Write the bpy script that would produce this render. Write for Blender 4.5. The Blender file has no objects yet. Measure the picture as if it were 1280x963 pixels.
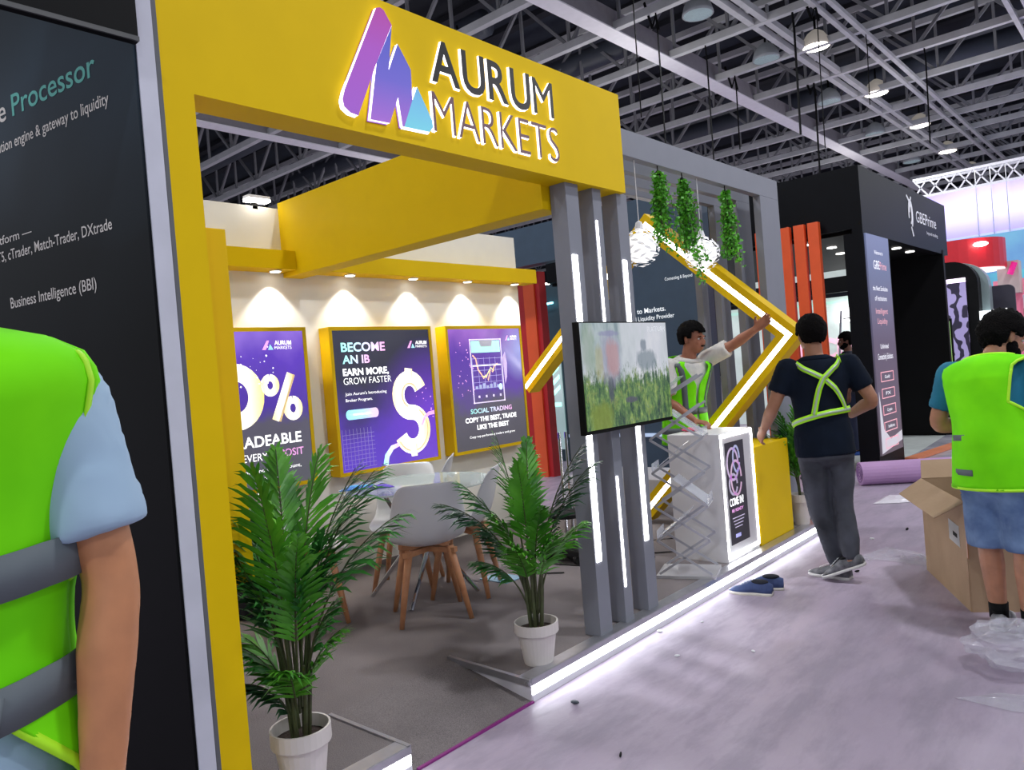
import bpy, math, random
from math import sin, cos, pi, sqrt, radians
from mathutils import Vector, Matrix, noise

S = bpy.context.scene
COL = S.collection

# ------------------------------------------------------------------ camera
cd = bpy.data.cameras.new('camera'); cam = bpy.data.objects.new('camera', cd); COL.objects.link(cam)
Rr = Vector((0.7458, 0.6611, -0.0810)); Up = Vector((0.0520, 0.0631, 0.9966))
Rr.normalize(); Bk = Rr.cross(Up).normalized(); Up = Bk.cross(Rr).normalized()
cam.matrix_world = Matrix(((Rr.x, Up.x, Bk.x, 0), (Rr.y, Up.y, Bk.y, 0), (Rr.z, Up.z, Bk.z, 1.5), (0, 0, 0, 1)))
cd.sensor_fit = 'HORIZONTAL'; cd.sensor_width = 36; cd.lens = 26.72; cd.clip_start = 0.05; cd.clip_end = 300
S.camera = cam

# ------------------------------------------------------------------ world, exposure, hall lights
w = bpy.data.worlds.new('hall_air'); S.world = w; w.use_nodes = True
w.node_tree.nodes['Background'].inputs[0].default_value = (0.62, 0.66, 0.74, 1)
w.node_tree.nodes['Background'].inputs[1].default_value = 0.78
S.view_settings.view_transform = 'Standard'; S.view_settings.look = 'None'
S.view_settings.gamma = 1; S.view_settings.use_curve_mapping = False
S.view_settings.exposure = 0.0
HALL_W = 300.0
LAMPS_ON = [(x, y) for x in (-21.5, -6.5, 1.0, 8.5) for y in (-5.4, 4.6, 14.6, 24.6, 34.6)] + [(-14.0, 9.6), (-14.0, 24.6)]
for (x, y) in LAMPS_ON:
    l = bpy.data.lights.new('hall_lamp_light', 'AREA'); l.shape = 'DISK'; l.size = 0.6
    l.energy = HALL_W; l.color = (0.93, 0.96, 1.0)
    o = bpy.data.objects.new('hall_lamp_light', l); o.location = (x, y, 8.62); COL.objects.link(o)

for (x, y) in [(-14, 8.6), (-9, 15.9), (-4, 23.3), (-9, 30.6), (2, 14), (-19, 18)]:  # added point lights with no lamp of their own, they brighten the roof trusses
    l = bpy.data.lights.new('truss_fill_light', 'POINT'); l.energy = 130; l.color = (1.0, 0.97, 0.93); l.shadow_soft_size = 0.35
    o = bpy.data.objects.new('truss_fill_light', l); o.location = (x, y, 6.6); COL.objects.link(o)

# ------------------------------------------------------------------ helpers
def lin(c):
    return tuple((v / 12.92 if v <= 0.04045 else ((v + 0.055) / 1.055) ** 2.4) for v in (c[0] / 255, c[1] / 255, c[2] / 255)) + (1,)

class NT:
    def __init__(s, name):
        s.m = bpy.data.materials.new(name); s.m.use_nodes = True; s.t = s.m.node_tree
        s.b = s.t.nodes['Principled BSDF']; s.out = s.t.nodes['Material Output']
    def n(s, typ, **kw):
        nd = s.t.nodes.new(typ)
        for k, v in kw.items():
            if k.startswith('i_'):
                key = k[2:]; key = int(key) if key.isdigit() else key.replace('_', ' ')
                s.put(nd.inputs[key], v)
            else: setattr(nd, k, v)
        return nd
    def put(s, sock, v):
        if isinstance(v, bpy.types.NodeSocket): s.t.links.new(v, sock)
        else: sock.default_value = v
    def coord(s, kind='Object'): return s.n('ShaderNodeTexCoord').outputs[kind]
    def noise(s, vec, scale, detail=3, rough=0.5):
        return s.n('ShaderNodeTexNoise', i_Vector=vec, i_Scale=scale, i_Detail=detail, i_Roughness=rough).outputs[0]
    def ramp(s, fac, stops, interp='LINEAR'):
        r = s.n('ShaderNodeValToRGB', i_Fac=fac); e = r.color_ramp.elements; r.color_ramp.interpolation = interp
        while len(e) < len(stops): e.new(0.5)
        for k, (p, c) in enumerate(stops): e[k].position = p; e[k].color = c
        return r.outputs[0]
    def math(s, op, a, b=0.0, c=0.0):
        m = s.n('ShaderNodeMath', operation=op); s.put(m.inputs[0], a); s.put(m.inputs[1], b); s.put(m.inputs[2], c); return m.outputs[0]
    def mix(s, fac, a, b, blend='MIX'):
        m = s.n('ShaderNodeMix', data_type='RGBA', blend_type=blend); s.put(m.inputs[0], fac); s.put(m.inputs[6], a); s.put(m.inputs[7], b); return m.outputs[2]
    def bump(s, h, strength, dist=0.02):
        b = s.n('ShaderNodeBump', i_Strength=strength, i_Distance=dist, i_Height=h); s.t.links.new(b.outputs[0], s.b.inputs['Normal'])

def mat(name, rgb, rough=0.5, metal=0.0, var=0.06, vscale=6.0, bump=0.0, bscale=40.0, emit=0.0, alpha=1.0, trans=0.0, rgb2=None, spec=0.5):
    t = NT(name); c = lin(rgb)
    v = t.coord()
    if rgb2 or var:
        f = t.noise(v, vscale, 4)
        c2 = lin(rgb2) if rgb2 else tuple(max(0, x * (1 - var * 2)) for x in c[:3]) + (1,)
        t.put(t.b.inputs['Base Color'], t.ramp(f, [(0.3, c2), (0.7, c)]))
    else: t.b.inputs['Base Color'].default_value = c
    t.b.inputs['Roughness'].default_value = rough; t.b.inputs['Metallic'].default_value = metal
    t.b.inputs['Specular IOR Level'].default_value = spec
    if bump: t.bump(t.noise(v, bscale, 3), bump)
    if emit:
        t.b.inputs['Emission Color'].default_value = c; t.b.inputs['Emission Strength'].default_value = emit
    if alpha < 1: t.b.inputs['Alpha'].default_value = alpha
    if trans: t.b.inputs['Transmission Weight'].default_value = trans
    return t.m

def glow(name, rgb, strength, var=0.0):
    t = NT(name); c = lin(rgb)
    t.b.inputs['Base Color'].default_value = (0.8, 0.8, 0.8, 1); t.b.inputs['Roughness'].default_value = 0.6
    if var:
        t.put(t.b.inputs['Emission Color'], t.ramp(t.noise(t.coord(), 9, 3), [(0.3, tuple(x * (1 - var) for x in c[:3]) + (1,)), (0.7, c)]))
    else: t.b.inputs['Emission Color'].default_value = c
    t.b.inputs['Emission Strength'].default_value = strength
    return t.m

class M:
    def __init__(s): s.v = []; s.f = []; s.mi = []
    def add(s, v, f, mi=0):
        o = len(s.v); s.v += [Vector(p) for p in v]; s.f += [tuple(i + o for i in q) for q in f]; s.mi += [mi] * len(f); return s
    def box(s, x0, x1, y0, y1, z0, z1, mi=0):
        return s.add([(x0, y0, z0), (x1, y0, z0), (x1, y1, z0), (x0, y1, z0), (x0, y0, z1), (x1, y0, z1), (x1, y1, z1), (x0, y1, z1)],
                     [(0, 3, 2, 1), (4, 5, 6, 7), (0, 1, 5, 4), (1, 2, 6, 5), (2, 3, 7, 6), (3, 0, 4, 7)], mi)
    def bar(s, a, b, wd, hg, up=(0, 0, 1), mi=0):
        a = Vector(a); b = Vector(b); d = (b - a).normalized(); r = d.cross(Vector(up))
        r = r.normalized() if r.length > 1e-4 else Vector((1, 0, 0)); u = r.cross(d)
        p = []
        for q in (a, b):
            for (i, j) in ((-1, -1), (1, -1), (1, 1), (-1, 1)): p.append(q + r * i * wd / 2 + u * j * hg / 2)
        return s.add(p, [(3, 2, 1, 0), (4, 5, 6, 7), (0, 1, 5, 4), (1, 2, 6, 5), (2, 3, 7, 6), (3, 0, 4, 7)], mi)
    def loft(s, rings, cap=True, mi=0):
        n = len(rings[0]); o = [p for r in rings for p in r]; f = []
        for k in range(len(rings) - 1):
            for i in range(n):
                j = (i + 1) % n; f.append((k * n + i, k * n + j, (k + 1) * n + j, (k + 1) * n + i))
        if cap: f.append(tuple(range(n - 1, -1, -1))); f.append(tuple((len(rings) - 1) * n + i for i in range(n)))
        return s.add(o, f, mi)
    def tube(s, pts, rad, n=8, mi=0, cap=True, flat=None):
        pts = [Vector(p) for p in pts]
        if not isinstance(rad, (list, tuple)): rad = [rad] * len(pts)
        rings = []; ref = Vector((0.13, 0.31, 1)) if abs((pts[-1] - pts[0]).normalized().z) < 0.9 else Vector((1, 0.1, 0))
        for k, p in enumerate(pts):
            d = (pts[min(k + 1, len(pts) - 1)] - pts[max(k - 1, 0)]).normalized()
            r = d.cross(ref).normalized(); u = r.cross(d)
            if k and rings and r.dot(pr) < 0: r, u = -r, -u
            pr = r; rr = rad[k]; fl = flat if flat else 1
            rings.append([p + r * cos(2 * pi * i / n) * rr + u * sin(2 * pi * i / n) * rr * fl for i in range(n)])
        return s.loft(rings, cap, mi)
    def lathe(s, prof, c=(0, 0, 0), n=24, mi=0, axis=(0, 0, 1), closed=False):
        c = Vector(c); a = Vector(axis).normalized(); r = a.orthogonal().normalized(); u = a.cross(r)
        rings = [[c + a * z + (r * cos(2 * pi * i / n) + u * sin(2 * pi * i / n)) * max(q, 1e-4) for i in range(n)] for (q, z) in prof]
        return s.loft(rings, not closed, mi)
    def ell(s, c, rad, A=None, nu=14, nv=9, mi=0):
        c = Vector(c); rings = []
        for j in range(1, nv):
            th = pi * j / nv; rg = []
            for i in range(nu):
                ph = 2 * pi * i / nu; p = Vector((rad[0] * sin(th) * cos(ph), rad[1] * sin(th) * sin(ph), -rad[2] * cos(th)))
                rg.append(c + (A @ p if A else p))
            rings.append(rg)
        return s.loft(rings, True, mi)
    def poly(s, pts, T, depth, mi=0, mside=None):
        n = len(pts); T = Matrix(T)
        v = [T @ Vector((p[0], p[1], 0)) for p in pts] + [T @ Vector((p[0], p[1], depth)) for p in pts]
        s.add(v, [tuple(range(n - 1, -1, -1)), tuple(range(n, 2 * n))], mi)
        o = len(s.v) - 2 * n
        for i in range(n):
            j = (i + 1) % n; s.f.append((o + i, o + j, o + n + j, o + n + i)); s.mi.append(mi if mside is None else mside)
        return s
    def xf(s, T):
        s.v = [T @ p for p in s.v]; return s

ORG = {}
def org(o):
    while o is not None:
        if o.name in ORG: return ORG[o.name]
        o = o.parent
    return Vector((0, 0, 0))
def obj(name, m, mats, parent=None, smooth=False, bevel=0.0, label=None, solid=0.0, sub=0, base=None):
    if not isinstance(mats, (list, tuple)): mats = [mats]
    o0 = org(parent) if parent is not None else (Vector(base) if base else Vector((0, 0, 0)))
    me = bpy.data.meshes.new(name); me.from_pydata([tuple(p - o0) for p in m.v], [], m.f)
    for k in mats: me.materials.append(k)
    me.polygons.foreach_set('material_index', m.mi)
    if smooth: me.polygons.foreach_set('use_smooth', [True] * len(me.polygons))
    me.update()
    o = bpy.data.objects.new(name, me); COL.objects.link(o)
    if parent is not None: o.parent = parent
    else: o.location = o0; ORG[o.name] = o0
    if solid: md = o.modifiers.new('solid', 'SOLIDIFY'); md.thickness = solid; md.offset = 0
    if sub: md = o.modifiers.new('sub', 'SUBSURF'); md.levels = sub; md.render_levels = sub
    if bevel: md = o.modifiers.new('bevel', 'BEVEL'); md.width = bevel; md.segments = 2; md.limit_method = 'ANGLE'
    if label: o['label'] = label
    return o
def tag(o, label=None, cat=None, group=None, kind=None):
    if label: o['label'] = label
    if cat: o['category'] = cat
    if group: o['group'] = group
    if kind: o['kind'] = kind
    return o
def thing(name, label, cat, loc, group=None):
    o = bpy.data.objects.new(name, None); COL.objects.link(o); o.location = loc; o.empty_display_size = 0.1
    ORG[o.name] = Vector(loc); return tag(o, label, cat, group)
def struct(name, m, mats, **k): return tag(obj(name, m, mats, **k), kind='structure')
def stree(name, loc=(0, 0, 0)):
    o = bpy.data.objects.new(name, None); COL.objects.link(o); o.location = loc; ORG[o.name] = Vector(loc); o['kind'] = 'structure'; return o
def copy_tree(o, parent=None):
    c = o.copy(); COL.objects.link(c)
    if parent is not None: c.parent = parent
    for ch in list(o.children): copy_tree(ch, c)
    return c
def remesh(name, m, vox, mats, parent, smooth_it=2, wrinkle=0.0, wscale=9.0, label=None):
    o0 = org(parent); me = bpy.data.meshes.new(name); me.from_pydata([tuple(p) for p in m.v], [], m.f)
    t = bpy.data.objects.new('tmp', me); COL.objects.link(t)
    md = t.modifiers.new('r', 'REMESH'); md.mode = 'VOXEL'; md.voxel_size = vox; md.use_smooth_shade = True
    if smooth_it: q = t.modifiers.new('s', 'SMOOTH'); q.iterations = smooth_it; q.factor = 0.5
    dg = bpy.context.evaluated_depsgraph_get(); dg.update()
    out = bpy.data.meshes.new_from_object(t.evaluated_get(dg)); bpy.data.objects.remove(t); bpy.data.meshes.remove(me)
    if wrinkle:
        for v in out.vertices:
            p = v.co; v.co = p + v.normal * wrinkle * (noise.noise(Vector((p.x * wscale, p.y * wscale, p.z * wscale * 0.55))) + .5 * noise.noise(Vector((p.x * 22, p.y * 22, p.z * 9)))) - o0
    else: out.transform(Matrix.Translation(-o0))
    out.materials.clear(); out.materials.append(mats); out.name = name
    out.polygons.foreach_set('use_smooth', [True] * len(out.polygons)); out.update()
    o = bpy.data.objects.new(name, out); COL.objects.link(o); o.parent = parent
    if label: o['label'] = label
    return o
_tc = {}
def text_m(s, offset=0.0, extrude=0.0, shear=0.0):
    key = (s, offset, extrude)
    if key in _tc: return _tc[key]
    cu = bpy.data.curves.new('t', 'FONT'); cu.body = s; cu.size = 1; cu.resolution_u = 4
    cu.offset = offset; cu.extrude = extrude
    o = bpy.data.objects.new('t', cu); COL.objects.link(o)
    dg = bpy.context.evaluated_depsgraph_get(); dg.update()
    me = bpy.data.meshes.new_from_object(o.evaluated_get(dg))
    v = [x.co.copy() for x in me.vertices]; f = [tuple(p.vertices) for p in me.polygons]; nz = [abs(p.normal.z) > 0.7 for p in me.polygons]
    bpy.data.objects.remove(o); bpy.data.meshes.remove(me); bpy.data.curves.remove(cu)
    _tc[key] = (v, f, nz); return _tc[key]
CAP = 0.7287
def put_text(m, s, T, u0, v0, cap, u1=None, align='L', offset=0.0, depth=0.0, face=0, side=None, lift=0.0, ref=None):
    """text in the plane T (local x right, y up, z out); capital height cap; squeezed to end at u1"""
    v, f, nz = text_m(s, offset, 0.5 if depth else 0.0)
    x0 = min(p.x for p in v); x1 = max(p.x for p in v); sy = cap / CAP
    sx = sy if u1 is None else (u1 - u0) / (x1 - x0)
    if align == 'C': u0 = u0 - (x1 - x0) * sx / 2
    if align == 'R': u0 = u0 - (x1 - x0) * sx
    vv = [T @ Vector(((p.x - x0) * sx + u0, p.y * sy + v0, lift + ((p.z + 0.5) * depth if depth else 0))) for p in v]
    o = len(m.v); m.v += vv
    for q, z in zip(f, nz):
        m.f.append(tuple(i + o for i in q)); m.mi.append(face if (z or side is None) else side)
def face_px(x, y0=0, z0=0):   # plane facing +X, u along +Y
    return Matrix(((0, 0, 1, x), (1, 0, 0, y0), (0, 1, 0, z0), (0, 0, 0, 1)))
def face_my(y, x0=0, z0=0):   # plane facing -Y, u along +X
    return Matrix(((1, 0, 0, x0), (0, 0, -1, y), (0, 1, 0, z0), (0, 0, 0, 1)))

# ------------------------------------------------------------------ materials
YEL = mat('yellow_paint', (228, 190, 0), 0.6, var=0.02, spec=0.15)
YEL2 = mat('yellow_lightbox_shell', (232, 190, 0), 0.55, var=0.02, spec=0.2)
WHT = mat('white_paint', (238, 234, 224), 0.7, var=0.02)
WHTG = mat('white_laminate', (226, 224, 226), 0.35, var=0.02)
GRY = mat('grey_paint', (128, 130, 140), 0.6, var=0.03)
GRYD = mat('grey_trim', (96, 97, 102), 0.6, var=0.03)
BLK = mat('black_paint', (9, 9, 11), 0.6, var=0.1, spec=.15)
BLKW = mat('black_wall_vinyl', (11, 12, 17), 0.5, var=0.1, spec=.12)
NAVY = mat('slate_blue_wall', (52, 70, 88), 0.5, var=0.08)
ALU = mat('brushed_aluminium', (190, 190, 196), 0.3, 0.85, var=0.06, vscale=20)
CHR = mat('chrome', (215, 215, 220), 0.08, 1.0, var=0)
WOOD = mat('beech_wood', (196, 140, 100), 0.5, rgb2=(170, 112, 76), vscale=14)
PLW = mat('white_plastic', (222, 222, 226), 0.35, var=0.01)
ORG_ = mat('orange_paint', (240, 92, 40), 0.5, var=0.04)
REDP = mat('red_paint', (190, 24, 30), 0.5, var=0.04)
LED = glow('white_led', (255, 255, 255), 9.0)
LEDE = glow('platform_led', (246, 250, 255), 12.0)
LEDS = glow('soft_white_led', (245, 248, 255), 4.0)
DOWN = glow('downlight_lens', (255, 250, 240), 8.0)
PRW = glow('print_white', (255, 255, 255), 1.3)
RUB = mat('black_rubber', (18, 18, 20), 0.8, var=0.05)
ROOFM = mat('roof_deck', (44, 52, 64), 0.9, rgb2=(20, 23, 30), vscale=.5)
STEEL = mat('painted_steel', (200, 202, 204), 0.6, var=0.1, vscale=2)
DUCT = mat('grey_duct_sheet', (70, 76, 88), 0.5, var=0.15, vscale=1)
ACR = mat('clear_acrylic', (232, 236, 245), 0.12, var=0, alpha=0.42)

def carpet(name, a, b, sc=220.0):
    t = NT(name); v = t.coord(); f = t.noise(v, sc, 2, 0.7); g = t.noise(v, 2.2, 4)
    c = t.ramp(f, [(0.32, lin(b)), (0.68, lin(a))]); c = t.mix(0.35, c, t.ramp(g, [(0.3, lin(b)), (0.7, lin(a))]))
    t.put(t.b.inputs['Base Color'], c); t.b.inputs['Roughness'].default_value = 0.95; t.b.inputs['Specular IOR Level'].default_value = 0.1
    t.bump(f, 0.4, 0.004); return t.m
CARP = carpet('charcoal_carpet', (138, 130, 130), (88, 82, 84))
def aisle():
    t = NT('plastic_covered_lilac_carpet'); v = t.coord()
    g = t.noise(v, 0.9, 5, 0.6); h = t.noise(t.n('ShaderNodeMapping', i_Vector=v, i_Scale=(3.2, 0.9, 1)).outputs[0], 2.0, 5, 0.65)
    c = t.ramp(g, [(0.3, lin((154, 140, 160))), (0.7, lin((174, 160, 178)))])
    c = t.mix(t.ramp(h, [(0.45, (0, 0, 0, 1)), (0.62, (0.6, 0.6, 0.6, 1))]), c, lin((140, 131, 147)))
    px = t.n('ShaderNodeSeparateXYZ', i_Vector=v)
    k = t.math('MULTIPLY', t.ramp(px.outputs[1], [(0.0, (0, 0, 0, 1)), (1.0, (1, 1, 1, 1))]), 0.0)
    t.put(t.b.inputs['Base Color'], c)
    t.put(t.b.inputs['Roughness'], t.ramp(h, [(0.3, (0.32, 0.32, 0.32, 1)), (0.7, (0.6, 0.6, 0.6, 1))]))
    t.b.inputs['Specular IOR Level'].default_value = 0.45
    t.bump(h, 0.35, 0.02); return t.m
AISLE = aisle()

# ------------------------------------------------------------------ hall shell
struct('floor', M().box(-40, 14, -8, 60, -0.1, 0), AISLE)
struct('ceiling', M().box(-46, 14, -8, 60, 11.3, 11.5), ROOFM)
struct('wall_far', M().box(-46, 14, 60, 60.3, 0, 11.5), mat('hall_wall', (70, 72, 80), 0.8))
struct('wall_left', M().box(-46.3, -46, -8, 60, 0, 11.5), mat('hall_side_wall', (60, 62, 70), 0.8))
bm = M()
for k in range(38): bm.box(-46, 14, -4 + k * 1.7, -3.7 + k * 1.7, 11.14, 11.3)
tag(obj('trim_1', bm, mat('roof_rib', (40, 42, 50), 0.9)), kind='structure')

# trusses across the hall
def ordinal(k): return ['nearest', 'second nearest', 'third nearest', 'fourth nearest', 'fifth nearest', 'sixth nearest', 'seventh nearest', 'eighth nearest', 'ninth nearest', 'tenth nearest', 'eleventh nearest', 'twelfth nearest', 'thirteenth nearest', 'fourteenth nearest', 'fifteenth nearest', 'sixteenth nearest', 'seventeenth nearest', 'eighteenth nearest'][k]
TX0, TX1 = -44.0, 12.0
lc = M().box(TX0, TX1, -0.08, 0.08, -0.085, 0.085); uc = M().box(TX0, TX1, -0.08, 0.08, 1.42, 1.58)
wb = M(); x = TX0; k = 0
while x < TX1 - 0.1:
    wb.bar((x, 0, 0), (x + 1.4, 0, 1.5), 0.075, 0.075, (0, 1, 0)) if k % 2 == 0 else wb.bar((x, 0, 1.5), (x + 1.4, 0, 0), 0.075, 0.075, (0, 1, 0))
    wb.bar((x, 0, 0), (x, 0, 1.5), 0.065, 0.065, (0, 1, 0)); x += 1.4; k += 1
pr = thing('roof_truss', 'x', 'truss', (0, 0, 0), 'steel trusses across the hall roof')
obj('lower_chord', lc, STEEL, pr); obj('upper_chord', uc, STEEL, pr); tag(obj('web_member', wb, mat('painted_steel_web', (138, 140, 144), .7, var=.1, vscale=2), pr), kind='stuff')
for k in range(18):
    t = pr if k == 0 else copy_tree(pr)
    t.location = (0, 2.45 + k * 2.45 + 2.45 * 0, 9.07)
    t['label'] = 'grey steel lattice truss under the hall roof, %s of those crossing overhead' % ordinal(k)

# long beams along the hall
def beam_label(i): return ['wide pale box beam running along the hall roof, directly behind the yellow fascia', 'pale box beam along the roof, seen through the yellow portal opening', 'thin steel roof rail running between the lit bell lamps', 'thin steel roof rail nearest the right edge of the ceiling', 'thin steel rail right of the wide pale box beam'][i]
for i, (x, z, wd, hg) in enumerate(((-9.3, 9.0, 0.42, 0.45), (-19.6, 9.0, 0.45, 0.4), (-5.6, 8.9, 0.1, 0.1), (-2.6, 8.9, 0.1, 0.1), (-7.0, 9.0, 0.14, 0.14))):
    t = thing('roof_beam', beam_label(i), 'beam', (x, 25, z))
    if i < 2:
        obj('bottom_plate', M().box(x - wd / 2, x + wd / 2, 1, 55, z - 0.03, z), mat('lit_tone_steel', (246, 246, 250), 0.6, var=0.03), t)  # near-white plate against a darker web puts the lit underside into colour
        obj('web_plate', M().box(x - wd * 0.4, x + wd * 0.4, 1, 55, z, z + hg), mat('beam_web', (150, 146, 152), .6), t)
    else:
        obj('rail', M().box(x - wd / 2, x + wd / 2, 1, 55, z, z + hg), STEEL, t)
        obj('rail', M().box(x + 0.3 - wd / 2, x + 0.3 + wd / 2, 1, 55, z, z + hg), STEEL, t)
for i, (x0, y0, x1, y1, z, r) in enumerate(((-12, 13.6, -30, 13.6, 9.9, 0.32), (-10.5, 17.4, -26, 17.4, 9.9, 0.3), (-3, 26, -22, 26, 9.8, 0.38))):
    m = M().tube([(x0, y0, z), (x1, y1, z)], r, 12)
    tag(obj('air_duct', m, DUCT, smooth=True), 'dark blue-grey round air duct up among the trusses, %s' % ['nearest of three', 'middle of three', 'farthest of three'][i], 'duct')

# bell lamps
def lamp_proto(on):
    r = 0.34
    t = thing('bell_lamp', 'x', 'lamp', (0, 0, 0))
    obj('shade', M().lathe([(r, 0), (r * 0.98, 0.06), (r * 0.86, 0.2), (r * 0.6, 0.33), (r * 0.3, 0.4), (0.07, 0.42), (0.07, 0.4), (r * 0.55, 0.3), (r * 0.8, 0.18), (r * 0.93, 0.01)], n=20),
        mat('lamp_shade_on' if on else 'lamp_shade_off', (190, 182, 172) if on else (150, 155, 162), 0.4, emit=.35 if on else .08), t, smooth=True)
    obj('lens', M().lathe([(r * 0.92, 0.0), (r * 0.92, 0.015)], n=20), glow('lamp_lens_on', (255, 250, 238), 14) if on else mat('lamp_lens_off', (170, 190, 196), 0.4, emit=0.35), t)  # unlit lens and shade carry a faint painted glow
    obj('hanger', M().tube([(0, 0, 0.4), (0, 0, 0.75)], 0.03, 6), BLK, t)
    return t
pon, poff = lamp_proto(True), lamp_proto(False)
ON = [(-6.45, 14.9), (-6.45, 19.6), (-6.5, 24.7), (-6.5, 29.7), (-6.7, 34.8), (-6.8, 39.9)]
OFF = [(-7.55, 15.56), (-7.6, 19.3), (-7.7, 24.2), (-7.85, 29.3), (-8.1, 35.2)]
for k, (x, y) in enumerate(ON):
    t = pon if k == 0 else copy_tree(pon); t.location = (x, y, 9.0)
    t['label'] = 'lit bell-shaped hall lamp, %s in the glowing row' % ordinal(k); t['group'] = 'lit bell lamps under the roof'
for k, (x, y) in enumerate(OFF):
    t = poff if k == 0 else copy_tree(poff); t.location = (x, y, 9.0)
    t['label'] = 'unlit pale bell-shaped hall lamp, %s in the dark row' % ordinal(k); t['group'] = 'unlit bell lamps under the roof'
# hanging cables
random.seed(4)
LAB_C = 1
CABS = [(-7.2, 12.25), (-8.1, 14.7), (-6.1, 17.15), (-5.6, 17.15), (-8.2, 17.15), (-7.4, 22.05), (-5.3, 19.6), (-8.6, 19.6), (-12.5, 12.25), (-11.4, 12.25), (-4.6, 22.05)]
for k, (x, y) in enumerate(CABS):
    b = 5.6 + random.random() * 1.8
    m = M().tube([(x, y, 9.1), (x + 0.02, y, 8.6), (x - 0.03, y + 0.05, b)], 0.012 + 0.007 * (k % 3), 5)
    if k % 2: m.tube([(x - 0.25, y, 9.3), (x - 0.1, y, 8.7), (x, y, 8.95), (x + 0.05, y, 8.6)], 0.03, 5)
    tag(obj('hanging_cable', m, BLK), 'black cable hanging from the hall roof trusses', 'cable', 'black cables hanging from the roof')
# ================================================================== THE YELLOW STAND
XF = -2.317     # aisle edge of the platform
XB = -4.93      # back wall face
m = M().box(-5.0, -2.84, 1.2, 6.45, 0, 0.1).box(-2.84, XF - 0.035, 1.2, 1.85, 0, 0.1).box(-2.84, XF - 0.035, 2.57, 6.45, 0, 0.1)
m.add([(-2.84, 1.85, 0.1), (XF, 1.85, 0.004), (XF, 2.57, 0.004), (-2.84, 2.57, 0.1), (-2.84, 1.85, 0), (XF, 1.85, 0), (XF, 2.57, 0), (-2.84, 2.57, 0)],
      [(0, 1, 2, 3), (4, 7, 6, 5), (1, 5, 6, 2)])
struct('booth_floor', m, CARP)
tag(obj('edge_tape', M().box(XF, XF + 0.014, 1.87, 2.57, 0.0, 0.008), mat('magenta_tape', (132, 30, 120), 0.5)), 'thin magenta tape where the dark ramp carpet meets the lilac aisle', 'tape')

def edge_light(y0, y1, label, end):
    t = thing('platform_edge_light', label, 'light strip', (XF, (y0 + y1) / 2, 0))
    obj('aluminium_profile', M().box(XF - 0.075, XF, y0, y1, 0.092, 0.106).box(XF - 0.035, XF - 0.004, y0, y1, 0.0, 0.092), ALU, t)
    obj('led_strip', M().box(XF - 0.004, XF + 0.002, y0, y1, 0.034, 0.07), LEDE, t)
    obj('lower_lip', M().box(XF - 0.004, XF + 0.004, y0, y1, 0.0, 0.03), mat('white_edge', (225, 225, 230), 0.5), t)
    obj('upper_lip', M().box(XF - 0.004, XF + 0.004, y0, y1, 0.074, 0.104), ALU, t)
    # return along the side of the ramp
    if end == 'near':
        obj('return_profile', M().box(-2.84, XF, y1 - 0.012, y1 + 0.006, 0.075, 0.108), ALU, t)
        obj('cheek', M().add([(-2.84, y1 - .01, 0.1), (XF, y1 - .01, 0.0), (XF, y1 - .01, 0.1), (-2.84, y1, 0.1), (XF, y1, 0.0), (XF, y1, 0.1)], [(0, 1, 2), (3, 5, 4), (0, 3, 4, 1), (1, 4, 5, 2), (2, 5, 3, 0)]), WHT, t)
        yb = y1 - 0.01
    else:
        obj('return_profile', M().bar((-2.86, y0 - 0.004, 0.098), (XF, y0 - 0.004, 0.088), 0.02, 0.032), ALU, t)
        obj('cheek', M().add([(-2.84, y0 - .006, 0.1), (XF, y0 - .006, 0.0), (XF, y0 - .006, 0.1), (-2.84, y0, 0.1), (XF, y0, 0.0), (XF, y0, 0.1)], [(0, 1, 2), (3, 5, 4), (0, 3, 4, 1), (1, 4, 5, 2), (2, 5, 3, 0)]), mat('white_cheek', (214, 210, 218), 0.6), t)
        yb = y0 - 0.01
    obj('corner_bolt', M().lathe([(0.011, -0.008), (0.011, 0.008)], (XF - 0.015, yb, 0.085), 10, axis=(0, 1, 0)), CHR, t)
edge_light(2.575, 6.45, 'long aluminium platform edge with a bright white light line, past the grey columns', 'far')
edge_light(1.2, 1.846, 'short aluminium platform edge with a white light line below the nearest palm', 'near')

# portal: left pillar and fascia
t = thing('yellow_portal', 'big yellow portal frame, its left post and deep fascia beam over the entrance', 'portal', (-2.39, 1.15, 0))
obj('post', M().box(-2.46, XF, 1.1, 1.2, 0.0, 3.03), YEL, t)
obj('fascia', M().box(-2.46, XF, 1.2, 3.705, 2.476, 3.03), YEL, t)
obj('side_return', M().box(-2.46, XF, 1.086, 1.1, 0.0, 3.03), GRYD, t)
struct('wall_left_booth', M().box(-5.0, -2.46, 1.12, 1.2, 0.1, 2.86), WHT)
struct('wall_back', M().box(-5.03, XB, 1.12, 5.75, 0.0, 2.86), WHT)
struct('trim_2', M().box(-2.46, XF + 0.002, 1.03, 1.084, 0, 3.4), mat('white_wall_end', (206, 206, 220), 0.5))

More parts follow.
